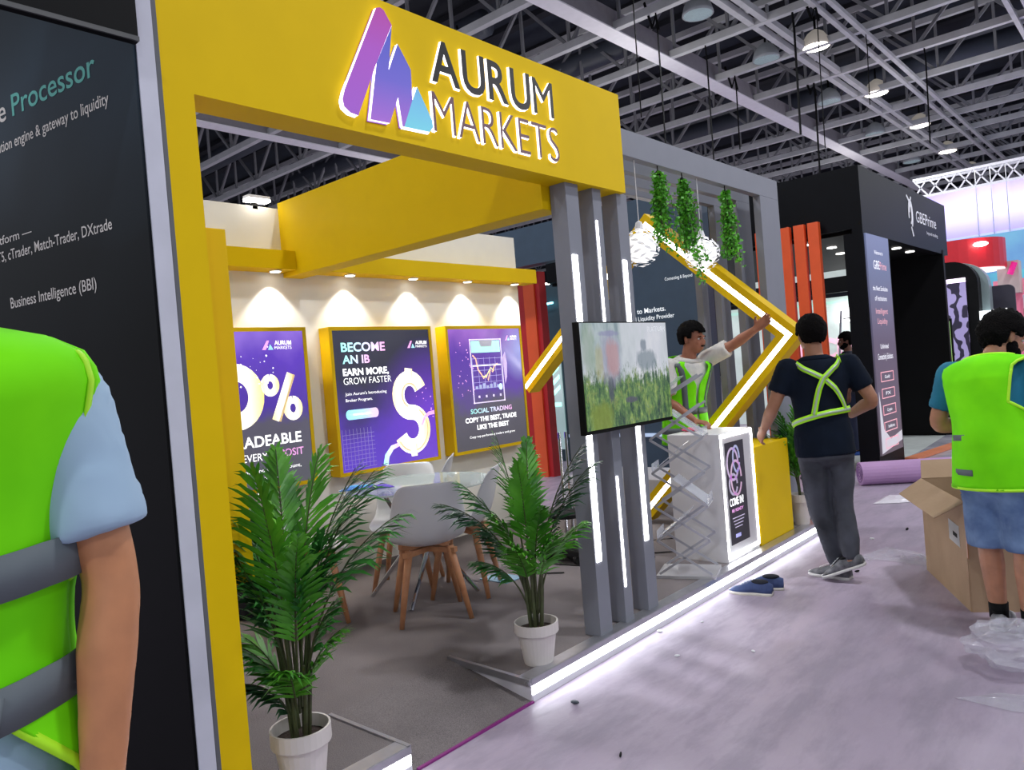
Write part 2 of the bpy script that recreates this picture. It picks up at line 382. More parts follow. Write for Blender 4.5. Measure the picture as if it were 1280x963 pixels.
t = thing('cross_beam', 'deep yellow beam crossing the stand from the back wall to the grey columns', 'beam', (-3.7, 3.2, 2.34))
obj('panel', M().box(XB, -2.46, 3.12, 3.28, 2.35, 2.9), YEL, t, bevel=0.003)
t = thing('cornice', 'long yellow cornice box on the white back wall above the lit posters, five small spotlights in its underside', 'cornice', (-4.84, 4.0, 2.38))
obj('box', M().box(XB, -4.75, 1.2, 5.84, 2.385, 2.52), YEL, t, bevel=0.003)
for k in range(7):
    y = 5.6 - 0.65 * k
    sp = obj('downlight', M().lathe([(0.045, -0.004), (0.045, 0.006), (0.034, 0.006), (0.034, -0.001)], (-4.835, y, 2.38), 16), WHTG, t)
    obj('lens', M().lathe([(0.036, -0.002), (0.036, 0.0)], (-4.835, y, 2.376), 16), DOWN, sp)
    l = bpy.data.lights.new('downlight_beam', 'SPOT'); l.energy = 32; l.color = (1, 0.95, 0.86); l.spot_size = radians(95); l.spot_blend = 0.45; l.shadow_soft_size = 0.03
    lo = bpy.data.objects.new('downlight_beam', l); lo.location = (-4.835, y, 2.368); lo.rotation_euler = (0, 0, 0); COL.objects.link(lo)
t = thing('wall_lamp', 'small white glowing floodlight on top of the back wall beside the yellow beam', 'lamp', (-4.93, 2.95, 2.86))
obj('lens', M().box(-4.95, -4.87, 2.86, 3.03, 2.885, 2.905), DOWN, t)
obj('housing', M().box(-4.95, -4.87, 2.86, 3.03, 2.905, 2.925), WHTG, t)
obj('clamp', M().box(-4.97, -4.93, 2.92, 2.96, 2.84, 2.93), BLK, t)

# columns with light lines
def column(y0, y1, leds, label):
    t = thing('grey_column', label, 'column', (-2.41, (y0 + y1) / 2, 0.1), 'grey columns with light lines')
    zs = [0.1] + [z for a in leds for z in a] + [2.478]
    obj('body', M().box(-2.455, -2.352, y0, y1, 0.1, 2.478), GRY, t, bevel=0.002)
    for (a, b) in leds:
        obj('light_line', M().box(-2.352, -2.347, y0 + 0.012, y1 - 0.055, a, b), LED, t)
    return t
column(3.185, 3.295, [(0.49, 2.10)], 'grey column nearest the palm, one long white light line running behind the screen')
column(3.425, 3.505, [(0.30, 0.905), (1.55, 2.30)], 'middle grey column with a high upper light line and a low lower light line')
column(3.66, 3.765, [(0.50, 2.10)], 'grey column at the end of the fascia, beside the brochure stand')

# screen on the columns
def foliage_screen():
    t = NT('screen_picture'); g = t.coord('Generated'); xyz = t.n('ShaderNodeSeparateXYZ', i_Vector=g)
    u, v = xyz.outputs[1], xyz.outputs[2]
    mp = t.n('ShaderNodeMapping', i_Vector=g, i_Scale=(1, 2.2, 1)).outputs[0]; mt_ = t.n('ShaderNodeMapping', i_Vector=g, i_Scale=(1, 3.0, .8)).outputs[0]
    n1 = t.noise(mp, 5, 7, 0.7); n2 = t.noise(mt_, 9, 5, 0.75); n3 = t.noise(mt_, 1.6, 4, .6)
    green = t.ramp(n1, [(0.38, lin((22, 52, 44))), (0.46, lin((44, 92, 50))), (0.53, lin((92, 138, 60))), (0.6, lin((170, 190, 84))), (.68, lin((120, 150, 120)))])
    green = t.mix(0.5, green, t.ramp(n2, [(0.4, lin((26, 58, 62))), (.5, lin((90, 132, 70))), (0.62, lin((170, 200, 120)))]))
    sky = t.ramp(n3, [(0.36, lin((140, 160, 168))), (0.46, lin((186, 202, 206))), (.54, lin((206, 212, 226))), (0.64, lin((236, 238, 244)))])
    right = t.ramp(u, [(.40, (0, 0, 0, 1)), (.44, (1, 1, 1, 1))]); sky = t.mix(t.math('MULTIPLY', right, .6), sky, lin((232, 234, 244)))
    edge = t.math('ADD', v, t.math('MULTIPLY', t.math('SUBTRACT', n2, 0.5), 0.8))
    k = t.ramp(edge, [(0.44, (0, 0, 0, 1)), (0.56, (1, 1, 1, 1))])
    c = t.mix(k, green, sky)
    def blob(cu, cv, ru, rv, col, amt, c):
        a = t.math('DIVIDE', t.math('SUBTRACT', u, cu), ru); b = t.math('DIVIDE', t.math('SUBTRACT', v, cv), rv)
        a4 = t.math('POWER', t.math('ABSOLUTE', a), 2.6); b4 = t.math('POWER', t.math('ABSOLUTE', b), 2.6)
        d = t.math('ADD', t.math('ADD', a4, b4), t.math('MULTIPLY', t.math('SUBTRACT', n2, 0.5), 1.8))
        return t.mix(t.ramp(d, [(0.3, (amt, amt, amt, 1)), (1.1, (0, 0, 0, 1))]), c, lin(col))
    c = blob(0.30, 0.66, 0.13, 0.3, (176, 170, 200), 0.6, c)
    c = blob(0.32, 0.66, 0.08, 0.2, (206, 146, 142), 0.6, c)
    c = blob(0.30, 0.90, 0.13, 0.03, (150, 150, 190), 0.7, c)
    c = blob(0.17, 0.62, 0.05, 0.2, (196, 190, 130), 0.5, c)
    c = blob(0.07, 0.75, 0.08, 0.3, (150, 172, 146), 0.6, c)
    c = blob(0.72, 0.62, 0.14, 0.12, (118, 136, 148), 0.75, c)
    c = blob(0.69, 0.77, 0.045, 0.07, (120, 134, 150), 0.8, c)
    c = blob(0.28, 0.36, 0.035, 0.14, (70, 74, 96), 0.8, c)
    c = blob(0.5, 0.24, 0.08, 0.035, (84, 80, 104), 0.8, c)
    c = blob(0.16, 0.10, 0.14, 0.16, (140, 160, 44), 0.7, c)
    t.put(t.b.inputs['Base Color'], (0.02, 0.02, 0.02, 1)); t.b.inputs['Roughness'].default_value = 0.12
    t.put(t.b.inputs['Emission Color'], c); t.b.inputs['Emission Strength'].default_value = 0.72
    return t.m
t = thing('screen', 'flat screen on the grey columns showing a bright garden scene', 'screen', (-2.3, 3.52, 1.17))
obj('bezel', M().box(-2.31, -2.272, 3.09, 3.955, 1.165, 1.742), BLK, t, bevel=0.003)
obj('display', M().box(-2.272, -2.268, 3.10, 3.945, 1.185, 1.735), foliage_screen(), t)
obj('wall_bracket', M().box(-2.352, -2.31, 3.3, 3.75, 1.35, 1.55), BLK, t)
ml = M(); put_text(ml, 'PLATFORM', face_px(-2.2672), 3.74, 1.685, 0.03, 3.93)
obj('lettering', ml, glow('screen_text', (150, 160, 166), 0.6), t)

# illuminated fascia sign
SX = XF + 0.003
SIDE = glow('letter_side_glow', (255, 250, 255), 1.5)
t = thing('illuminated_sign', 'illuminated AURUM MARKETS letters with a purple and blue peak emblem on the yellow fascia', 'sign', (SX, 2.45, 2.75))
def word(s, y0, y1, z, cap, off, mf, name):
    parts = []; tot = 0; gap = 0.085
    for ch in s:
        v, f, nz = text_m(ch, off, 0.5); a = min(p.x for p in v); b = max(p.x for p in v); parts.append(b - a); tot += b - a
    tot += gap * (len(s) - 1); k = (y1 - y0) / tot; y = y0
    for ch, wd in zip(s, parts):
        off_ = 0.0 if (ch == 'M' and off > 0) else off; mm = M(); put_text(mm, ch, face_px(SX), y, z, cap, y + wd * k, offset=off_, depth=0.011, face=0, side=1)
        obj(name, mm, [mf, SIDE], t); 
        halo = M(); put_text(halo, ch, face_px(SX), y - 0.006, z - 0.005, cap + 0.004, y + wd * k, offset=off_, depth=0.004)
        obj('halo_backing', halo, SIDE, t); y += (wd + gap) * k
word('AURUM', 2.245, 3.075, 2.765, 0.188, 0.016, mat('sign_face_dark', (16, 9, 14), 0.4), 'bold_letter')
word('MARKETS', 2.235, 3.095, 2.546, 0.186, -0.014, mat('sign_face_thin', (120, 84, 96), 0.4), 'thin_letter')
def grad_y(name, stops, strength, axis=1, kind='Generated', base=True):
    q = NT(name); g = q.n('ShaderNodeSeparateXYZ', i_Vector=q.coord(kind)).outputs[axis]
    c = q.ramp(g, [(p, lin(col)) for p, col in stops]); q.put(q.b.inputs['Emission Color'], c)
    if base: q.put(q.b.inputs['Base Color'], c)
    q.b.inputs['Emission Strength'].default_value = strength; q.b.inputs['Roughness'].default_value = 0.4; return q.m
T = face_px(SX + 0.0)
P1 = [(1.966, 2.978), (1.986, 2.986), (2.004, 2.981), (2.04, 2.931), (1.945, 2.757), (1.835, 2.53), (1.799, 2.534), (1.772, 2.551), (1.767, 2.578), (1.781, 2.617)]
P2 = [(1.945, 2.757), (2.039, 2.928), (2.005, 2.745), (2.063, 2.863), (2.123, 2.774), (2.118, 2.65), (2.062, 2.53), (2.053, 2.532), (2.042, 2.644), (1.988, 2.531), (1.892, 2.527)]
P3 = [(2.118, 2.65), (2.15, 2.711), (2.221, 2.586), (2.222, 2.558), (2.2, 2.535), (2.062, 2.531)]
for pts, nm, st in ((P1, 'purple_bar', [(0, (160, 92, 200)), (0.6, (168, 84, 190)), (1, (176, 70, 160))]), (P2, 'violet_peak', [(0, (166, 106, 206)), (0.45, (110, 100, 200)), (1, (78, 92, 190))]), (P3, 'blue_peak', [(0, (120, 210, 226)), (1, (110, 176, 226))])):
    cy = sum(p[0] for p in pts) / len(pts); cz = sum(p[1] for p in pts) / len(pts)
    g = M().poly([(cy + (a - cy) * 1.0 - 0.004, b - 0.004) for a, b in pts], face_px(SX - 0.002), 0.004).poly(pts, T, 0.018, 0, 1)
    big = [(p[0] + (0.003 if p[0] > cy else -0.005), p[1] + (0.003 if p[1] > cz else -0.005)) for p in pts]
    if nm != 'violet_peak': g.poly(big, face_px(SX - 0.001), 0.005, 1, 1)
    obj(nm, g, [grad_y(nm + '_face', st, 0.25, 2), SIDE], t)

# ------------------------------------------------------------------ light boxes on the back wall
def print_mat(name, stops, strength=0.92, scale=2.5, blot=None):
    q = NT(name); g = q.coord('Generated'); z = q.n('ShaderNodeSeparateXYZ', i_Vector=g)
    f = q.math('ADD', z.outputs[2], q.math('MULTIPLY', q.math('SUBTRACT', q.noise(g, scale, 3), 0.5), 0.5))
    c = q.ramp(f, [(p, lin(col)) for p, col in stops])
    if blot:
        (bu, bv, br, bc) = blot
        a = q.math('SUBTRACT', z.outputs[1], bu); b = q.math('SUBTRACT', z.outputs[2], bv)
        d = q.math('SQRT', q.math('ADD', q.math('MULTIPLY', a, a), q.math('MULTIPLY', b, b)))
        c = q.mix(q.ramp(d, [(0.0, (1, 1, 1, 1)), (br, (0, 0, 0, 1))]), c, lin(bc))
    q.put(q.b.inputs['Base Color'], (0.05, 0.05, 0.05, 1)); q.b.inputs['Roughness'].default_value = 0.25
    q.put(q.b.inputs['Emission Color'], c); q.b.inputs['Emission Strength'].default_value = strength; return q.m
GOLD = grad_y('print_gold', [(0, (250, 222, 130)), (0.35, (255, 252, 236)), (0.7, (255, 248, 214)), (1, (240, 206, 70))], 1.2, 1, base=False)
GOLDD = glow('print_gold_dark', (206, 160, 20), 0.9)
TEALG = grad_y('print_teal_to_pink', [(0, (90, 230, 220)), (0.45, (190, 220, 250)), (1, (236, 130, 220))], 1.1, base=False)
PINK = glow('print_pink', (226, 110, 214), 1.0)
def lightbox(y0, y1, label, pm, draw):
    z0, z1 = 0.835, 1.975
    t = thing('poster_lightbox', label, 'lightbox', (XB, (y0 + y1) / 2, z0), 'lit posters on the back wall')
    fr = 0.028
    obj('case', M().box(XB, -4.812, y0, y1, z0, z1), YEL2, t, bevel=0.003)
    fm = M().box(-4.812, -4.8, y0, y0 + fr, z0, z1).box(-4.812, -4.8, y1 - fr, y1, z0, z1).box(-4.812, -4.8, y0 + fr, y1 - fr, z0, z0 + fr).box(-4.812, -4.8, y0 + fr, y1 - fr, z1 - fr, z1)
    obj('frame', fm, YEL2, t)
    a, b, c, d = y0 + fr, y1 - fr, z0 + fr, z1 - fr
    p = obj('poster', M().box(-4.812, -4.806, a, b, c, d), pm, t)
    draw(lambda u, v: (a + u * (b - a), d - v * (d - c)), b - a, d - c, p)
    return t
FX = -4.8055
def tx(s, uv, P, W, H, u0, u1, v0, v1, mt, parent, nm='lettering', off=0.0, lift=0.0):
    ml = M(); A = P(u0, v1); B = P(u1, v1); put_text(ml, s, face_px(FX + lift), A[0], A[1], (v1 - v0) * H, B[0], offset=off); obj(nm, ml, mt, parent)
def pol(P, pts, mt, parent, nm, lift=0.0, depth=0.001):
    obj(nm, M().poly([P(*q) for q in pts], face_px(FX + lift), depth), mt, parent)
def ribbon(P, pts, wd, mt, parent, nm, lift=0.0, depth=0.001):
    """a flat band of width wd along points in poster fractions (drawn in metres)"""
    q = [Vector((P(*p)[0], P(*p)[1], 0)) for p in pts]; L = []; R = []
    for k, p in enumerate(q):
        d = (q[min(k + 1, len(q) - 1)] - q[max(0, k - 1)]).normalized(); n = Vector((-d.y, d.x, 0)); w_ = wd[k] if isinstance(wd, list) else wd
        L.append(p + n * w_ / 2); R.append(p - n * w_ / 2)
    m = M(); T = face_px(FX + lift); n_ = len(q)
    m.add([T @ v for v in L + R], [(k, k + 1, n_ + k + 1, n_ + k) for k in range(n_ - 1)]); obj(nm, m, mt, parent)
def mini_logo(P, u, v, p, s=1.0):
    k = s
    pol(P, [(u, v + .05 * k), (u + .035 * k, v), (u + .05 * k, v), (u + .025 * k, v + .05 * k)], PINK, p, 'emblem', .001)
    pol(P, [(u + .04 * k, v + .05 * k), (u + .055 * k, v + .02 * k), (u + .075 * k, v + .05 * k)], glow('emblem_teal', (110, 220, 230), 1), p, 'emblem', .001)
    tx('AURUM', None, P, 1.0, 1.08, u + .085 * k, u + .2 * k, v, v + .024 * k, PRW, p, lift=.001, off=.02)
    tx('MARKETS', None, P, 1.0, 1.08, u + .085 * k, u + .2 * k, v + .03 * k, v + .048 * k, PRW, p, lift=.001)
def arc(cu, cv, ru, rv, a0, a1, n=16):
    return [(cu + ru * cos(radians(a0 + (a1 - a0) * i / n)), cv - rv * sin(radians(a0 + (a1 - a0) * i / n))) for i in range(n + 1)]
def specks(P, p, n, u0, u1, v0, v1, seed, mt):
    random.seed(seed); m = M()
    for _ in range(n):
        a, b = P(random.uniform(u0, u1), random.uniform(v0, v1)); s = random.uniform(.003, .009)
        m.add([(FX + .001, a - s, b), (FX + .001, a, b - s), (FX + .001, a + s, b), (FX + .001, a, b + s)], [(0, 1, 2, 3)])
    tag(obj('sparkle', m, mt, p), kind='stuff')
def draw1(P, W, H, p):
    ribbon(P, arc(.43, .41, .155, .155, 90, 450, 28), .12, GOLD, p, 'golden_zero', .001)
    ribbon(P, arc(.43, .41, .105, .115, 100, 260, 14), .02, GOLDD, p, 'golden_shade', .002)
    ribbon(P, arc(.70, .35, .048, .05, 90, 450, 20), .05, GOLD, p, 'percent_ring', .001)
    ribbon(P, arc(.87, .51, .052, .056, 90, 450, 20), .055, GOLD, p, 'percent_ring', .001)
    ribbon(P, [(.87, .28), (.72, .58)], .055, GOLD, p, 'percent_bar', .0015)
    ribbon(P, [(.90, .29), (.755, .59)], .016, GOLDD, p, 'golden_shade', .002)
    ribbon(P, [(.12, .26), (.12, .57)], .1, GOLD, p, 'golden_one', .001)
    tx('TRADEABLE', 0, P, W, H, .33, .92, .665, .735, PRW, p, off=.02)
    tx('ON EVERY', 0, P, W, H, .31, .635, .775, .825, PRW, p)
    tx('DEPOSIT', 0, P, W, H, .645, .93, .77, .82, PINK, p, off=.01)
    tx('when you fund your account,', 0, P, W, H, .3, .9, .875, .9, PRW, p)
    tx('margin and trade', 0, P, W, H, .34, .7, .925, .95, PRW, p)
    mini_logo(P, .66, .06, p, 1.2); specks(P, p, 26, .4, .8, .1, .35, 1, PRW)
def draw2(P, W, H, p):
    tx('BECOME', 0, P, W, H, .075, .51, .085, .15, TEALG, p, off=.025)
    tx('AN IB', 0, P, W, H, .08, .345, .175, .235, TEALG, p, off=.025)
    tx('EARN MORE,', 0, P, W, H, .075, .53, .27, .32, PRW, p, off=.03)
    tx('GROW FASTER', 0, P, W, H, .075, .55, .335, .385, PRW, p, off=-.008)
    tx("Join Aurum's Introducing", 0, P, W, H, .08, .49, .44, .462, PRW, p)
    tx('Broker Program.', 0, P, W, H, .08, .34, .485, .507, PRW, p)
    btn = arc(.36, .60, .03, .035, 90, -90, 8) + arc(.10, .60, .03, .035, 270, 90, 8)
    pol(P, btn, grad_y('print_button', [(0, (40, 210, 220)), (.55, (110, 180, 230)), (1, (226, 150, 220))], 1.0, base=False), p, 'button', .0005)
    tx('PARTNER NOW', 0, P, W, H, .14, .31, .592, .608, PRW, p, lift=.003)
    # golden dollar
    S_ = arc(.735, .50, .125, .13, 20, 270, 18)[:-1] + arc(.735, .76, .135, .13, 90, -160, 18)
    ribbon(P, S_, .125, GOLD, p, 'golden_dollar', .001)
    ribbon(P, arc(.735, .50, .085, .09, 20, 250, 14), .016, GOLDD, p, 'golden_shade', .002)
    ribbon(P, arc(.735, .76, .17, .165, 60, -150, 14), .014, GOLDD, p, 'golden_shade', .002)
    pol(P, [(.70, .29), (.78, .30), (.775, .40), (.69, .39)], GOLD, p, 'dollar_bar', .0015)
    pol(P, [(.69, .87), (.77, .87), (.765, .965), (.70, .965)], GOLD, p, 'dollar_bar', .0015)
    ribbon(P, [(.42, .995), (.44, .93), (.50, .875), (.57, .86)], [.05, .045, .04, .03], TEALG, p, 'teal_ribbon', .002)
    ribbon(P, [(.84, .74), (.88, .68), (.93, .655), (.995, .65)], [.02, .025, .03, .035], PINK, p, 'pink_ribbon', .002)
    mini_logo(P, .75, .085, p, 1.1); specks(P, p, 18, .8, .98, .35, .7, 2, PINK)
    g = M()
    for i in range(9):
        a, b = P(.02 + i * .035, .98); c, d = P(.02 + i * .035, .70); g.box(FX, FX + .0008, a - .001, a + .001, b, d)
        a, b = P(.02, .98 - i * .03); c, d = P(.33, .98 - i * .03); g.box(FX, FX + .0008, a, c, b - .001, b + .001)
    tag(obj('grid_line', g, glow('grid_purple', (60, 30, 130), .5), p), kind='stuff')
def draw3(P, W, H, p):
    ph = glow('phone_line', (214, 190, 240), .9)
    for (a, b, c, d) in ((.27, .085, .275, .62), (.70, .085, .705, .62), (.27, .085, .705, .09), (.27, .615, .705, .62)):
        pol(P, [(a, b), (c + .008, b), (c + .008, d + .004), (a, d + .004)], ph, p, 'phone_edge', .001)
    pol(P, [(.29, .10), (.69, .10), (.69, .2), (.29, .2)], glow('phone_teal', (120, 226, 206), .9), p, 'phone_banner', .001)
    pol(P, [(.40, .095), (.59, .095), (.57, .15), (.42, .15)], glow('phone_notch', (60, 56, 110), .7), p, 'phone_notch', .002)
    g = M()
    for i in range(6):
        a, b = P(.29 + i * .08, .24 ); c, d = P(.29 + i * .08, .5); g.box(FX, FX + .001, a - .002, a + .002, d, b)
        a, b = P(.29, .25 + i * .05); c, d = P(.69, .25 + i * .05); g.box(FX, FX + .001, a, c, b - .002, b + .002)
    tag(obj('chart_grid', g, glow('chart_grid_line', (96, 70, 190), .8), p), kind='stuff')
    ribbon(P, [(.3, .22), (.34, .25), (.36, .34), (.40, .38), (.43, .42), (.46, .39), (.49, .44), (.53, .35), (.56, .37), (.59, .32), (.64, .30)], .014, glow('chart_line', (240, 160, 90), 1.1), p, 'chart_line', .002)
    ribbon(P, [(.42, .40), (.46, .41), (.50, .37), (.54, .33), (.58, .36)], .01, glow('chart_line_y', (226, 226, 90), 1.1), p, 'chart_line', .002)
    ribbon(P, [(.29, .31), (.69, .31)], .008, PRW, p, 'chart_level', .002)
    pol(P, arc(.66, .50, .028, .028, 0, 340, 14), glow('knob_blue', (170, 220, 255), 1.1), p, 'round_button', .002)
    for i in range(7):
        u = .31 + i * .05; pol(P, [(u, .505), (u + .035, .505), (u + .035, .48 - .01 * (i % 3)), (u, .48 - .01 * (i % 3))], glow('vol_blue', (70, 96, 190), .9), p, 'volume_bar', .001)
    for i in range(4):
        u = .34 + i * .1; pol(P, [(u, .58), (u + .022, .58), (u + .022, .56), (u, .56)], ph, p, 'phone_icon', .001)
    pol(P, [(.72, .25), (.76, .2), (.78, .3), (.765, .42), (.735, .48)], glow('wing', (170, 110, 220), .7), p, 'phone_reflection', .0005)
    tx('SOCIAL TRADING', 0, P, W, H, .22, .80, .665, .705, TEALG, p, off=.015)
    tx('COPY THE BEST, TRADE', 0, P, W, H, .14, .86, .735, .775, PRW, p, off=.03)
    tx('LIKE THE BEST', 0, P, W, H, .29, .74, .80, .84, PRW, p, off=.03)
    tx('Copy top-performing traders and grow', 0, P, W, H, .18, .82, .885, .905, PRW, p)
    mini_logo(P, .78, .06, p, .85); specks(P, p, 30, .08, .3, .1, .55, 3, PINK)
lightbox(2.15, 3.185, 'lit purple poster with a golden percent figure, partly behind the yellow post',
         print_mat('poster_print_a', [(0.0, (84, 84, 96)), (0.38, (88, 84, 104)), (0.5, (76, 44, 168)), (0.8, (96, 52, 200)), (1.0, (150, 110, 230))]), draw1)
lightbox(3.385, 4.42, 'lit dark blue and violet poster reading BECOME AN IB with a golden dollar sign',
         print_mat('poster_print_b', [(0.0, (92, 50, 206)), (0.25, (88, 46, 196)), (0.42, (56, 34, 120)), (0.6, (24, 24, 56)), (1.0, (30, 34, 62))], blot=(0.95, 0.35, 0.6, (120, 60, 220))), draw2)
lightbox(4.59, 5.6, 'lit purple and grey poster reading SOCIAL TRADING with a phone chart',
         print_mat('poster_print_c', [(0.0, (78, 76, 86)), (0.35, (92, 88, 104)), (0.5, (96, 60, 170)), (0.75, (92, 46, 176)), (1.0, (160, 96, 210))], blot=(0.98, 0.82, 0.3, (170, 180, 250))), draw3)
t = thing('side_lightbox', 'tall yellow lightbox on the left wall of the stand, seen edge-on beside the yellow post', 'lightbox', (-3.0, 1.27, .86))
obj('case', M().box(-3.5, -2.45, 1.2, 1.34, 0.863, 2.083), YEL2, t, bevel=.003)
obj('poster', M().box(-3.46, -2.49, 1.34, 1.343, 0.9, 2.04), print_mat('poster_print_d', [(0, (60, 60, 80)), (1, (120, 60, 200))], .6), t)

# ------------------------------------------------------------------ grey portals
def portal(x, y1, label):
    t = thing('grey_portal', label, 'portal', (x, 4.85, 0.1), 'nested grey portals')
    obj('top_rail', M().box(x - .06, x, 3.28, y1, 2.787, 2.95), GRY, t, bevel=.002)
    obj('post', M().box(x - .06, x, 6.0, y1, .1, 2.787), GRY, t, bevel=.002)
for x, y1, s in ((-2.50, 6.37, 'grey portal frame nearest the aisle, with three ivy strands hanging from it'), (-2.70, 6.25, 'grey portal frame second from the aisle'), (-2.90, 6.17, 'grey portal frame third from the aisle'), (-3.07, 6.11, 'grey portal frame deepest inside the stand')): portal(x, y1, s)

# ------------------------------------------------------------------ zigzag light frame
DY0, DY1 = 5.72, 5.88
t = thing('chevron_light', 'large yellow angled frame with a white light line, its point towards the aisle', 'light', (-2.9, 5.45, .1))
pts = [(-4.91, 1.367), (-3.408, 2.696), (-2.243, 1.638), (-3.66, .17)]
def offs(pts, d):
    out = []
    for k, p in enumerate(pts):
        p = Vector(p); a = Vector(pts[k - 1]) if k else None; b = Vector(pts[k + 1]) if k < len(pts) - 1 else None
        if a is None: q = (b - p).normalized(); out.append(p + Vector((-q.y, q.x)) * d)
        elif b is None: q = (p - a).normalized(); out.append(p + Vector((-q.y, q.x)) * d)
        else:
            q1 = (p - a).normalized(); q2 = (b - p).normalized(); n = (Vector((-q1.y, q1.x)) + Vector((-q2.y, q2.x))).normalized()
            out.append(p + n * d / n.dot(Vector((-q1.y, q1.x))))
    return out
o_, i_ = offs(pts, .072), offs(pts, -.072); go, gi = offs(pts, .02), offs(pts, -.02)
for k in range(3):
    T = face_my(DY1)
    mm = M().poly([o_[k], go[k], go[k + 1], o_[k + 1]][::-1], T, DY1 - DY0); mm.poly([gi[k], i_[k], i_[k + 1], gi[k + 1]][::-1], T, DY1 - DY0)
    mm.poly([go[k], gi[k], gi[k + 1], go[k + 1]][::-1], T, DY1 - DY0 - .012)
    a = obj('arm', mm, YEL2, t)
    obj('light_line', M().poly([go[k], gi[k], gi[k + 1], go[k + 1]][::-1], face_my(DY0 + .012), .008), LED, a)
# ================================================================== NEIGHBOURING STANDS
# stand on the left: black wall with lettering, header above
d_ = Vector((-.986, -.167, 0)); n_ = Vector((.167, -.986, 0)); P0 = Vector((-2.317, 1.02, 0))
TW = Matrix(((.986, 0, .167, P0.x), (.167, 0, -.986, P0.y), (0, 1, 0, 0), (0, 0, 0, 1)))   # x to the right, z towards the camera
bm = M().add([TW @ Vector(p) for p in ((-2.6, 0, 0), (-.002, 0, 0), (-.002, 3.3, 0), (-2.6, 3.3, 0), (-2.6, 0, -.05), (-.002, 0, -.05), (-.002, 3.3, -.05), (-2.6, 3.3, -.05))],
             [(0, 1, 2, 3), (7, 6, 5, 4), (0, 4, 5, 1), (1, 5, 6, 2), (2, 6, 7, 3), (3, 7, 4, 0)])
q = NT('slate_to_black_print'); g = q.n('ShaderNodeSeparateXYZ', i_Vector=q.coord('Object'))
f = q.math('MULTIPLY', q.math('ADD', g.outputs[2], q.math('MULTIPLY', q.math('SUBTRACT', q.noise(q.coord(), 1.3, 2), .5), .5)), .3333)
q.put(q.b.inputs['Base Color'], q.ramp(f, [(0.55, lin((5, 5, 6))), (0.70, lin((14, 17, 21))), (0.80, lin((34, 44, 54))), (0.88, lin((40, 54, 66))), (1.0, lin((22, 28, 34)))]))
q.b.inputs['Roughness'].default_value = 0.5; q.b.inputs['Specular IOR Level'].default_value = .12
t = thing('printed_wall', 'black printed wall of the next stand with white and teal lettering, left of the yellow post', 'wall', (-3.4, .85, 0))
obj('panel', bm, q.m, t)
WT = mat('wall_lettering_white', (196, 190, 186), .5, emit=.12); TEAL = mat('wall_lettering_teal', (72, 160, 150), .5, emit=.12)
def wl(s, u1, u0, v, cap, mt, off=0.0):
    ml = M(); put_text(ml, s, TW, -u0, v, cap, -u1, lift=.001, offset=off); obj('lettering', ml, mt, t)
wl('Processor', .205, .731, 2.552, .078, TEAL, .008)
wl('Cloud Based Trade', .775, 1.75, 2.550, .078, WT, .008)
wl('execution engine & gateway to liquidity', .147, .95, 2.446, .040, WT, .006)
wl('Multi platform \u2014', .672, 1.12, 2.124, .032, WT, .006)
wl('MT4, MT5, cTrader, Match-Trader, DXtrade', .188, 1.08, 2.062, .038, WT, .006)
wl('Business Intelligence (BBI)', .303, .86, 1.888, .040, WT, .006)
bh = thing('header_board', 'black header board of the next stand at the top left', 'header', (-2.3, .3, 2.59))
obj('board', M().box(-2.30, -2.275, -1.2, 1.02, 2.578, 3.5), BLK, bh)
obj('lower_trim', M().box(-2.275, -2.268, -1.2, 1.02, 2.578, 2.592), mat('dull_trim', (70, 70, 72), .4), bh)

# slate blue stand behind
t = thing('blue_stand', 'slate blue wall behind the stand reading Access to Markets', 'wall', (-5.6, 8.0, 0))
obj('panel', M().box(-6.15, -4.05, 8.0, 8.2, 0, 3.5), NAVY, t)
obj('header', M().box(-8.5, -6.15, 8.0, 8.2, 2.98, 3.5), NAVY, t)
def bt(s, x0, x1, z, cap, off=.0):
    ml = M(); put_text(ml, s, face_my(7.999), x0, z, cap, x1, offset=off); obj('lettering', ml, glow('blue_wall_text', (200, 210, 216), .7), t)
bt('Access to Markets.', -5.24, -4.58, 2.12, .062, .012); bt('A Global Liquidity Provider', -5.24, -4.47, 2.03, .055, .008); bt('Connecting & Beyond', -4.56, -4.2, 2.47, .04)
obj('curved_line', M().tube([(-5.1, 7.99, 1.15), (-4.9, 7.99, .95), (-4.6, 7.99, .8), (-4.3, 7.99, .74), (-4.05, 7.99, .78)], .012, 5), mat('dark_swirl', (100, 112, 120), .5), t)
obj('skirting', M().box(-6.15, -4.05, 7.97, 8.0, .62, .66), glow('blue_skirting', (60, 120, 180), .8), t)
tag(obj('plinth', M().box(-5.2, -3.8, 6.6, 7.4, 0, .34), mat('plinth_white', (196, 192, 196), .6), bevel=.01), 'low white plinth behind the stand, under the blue wall', 'plinth')
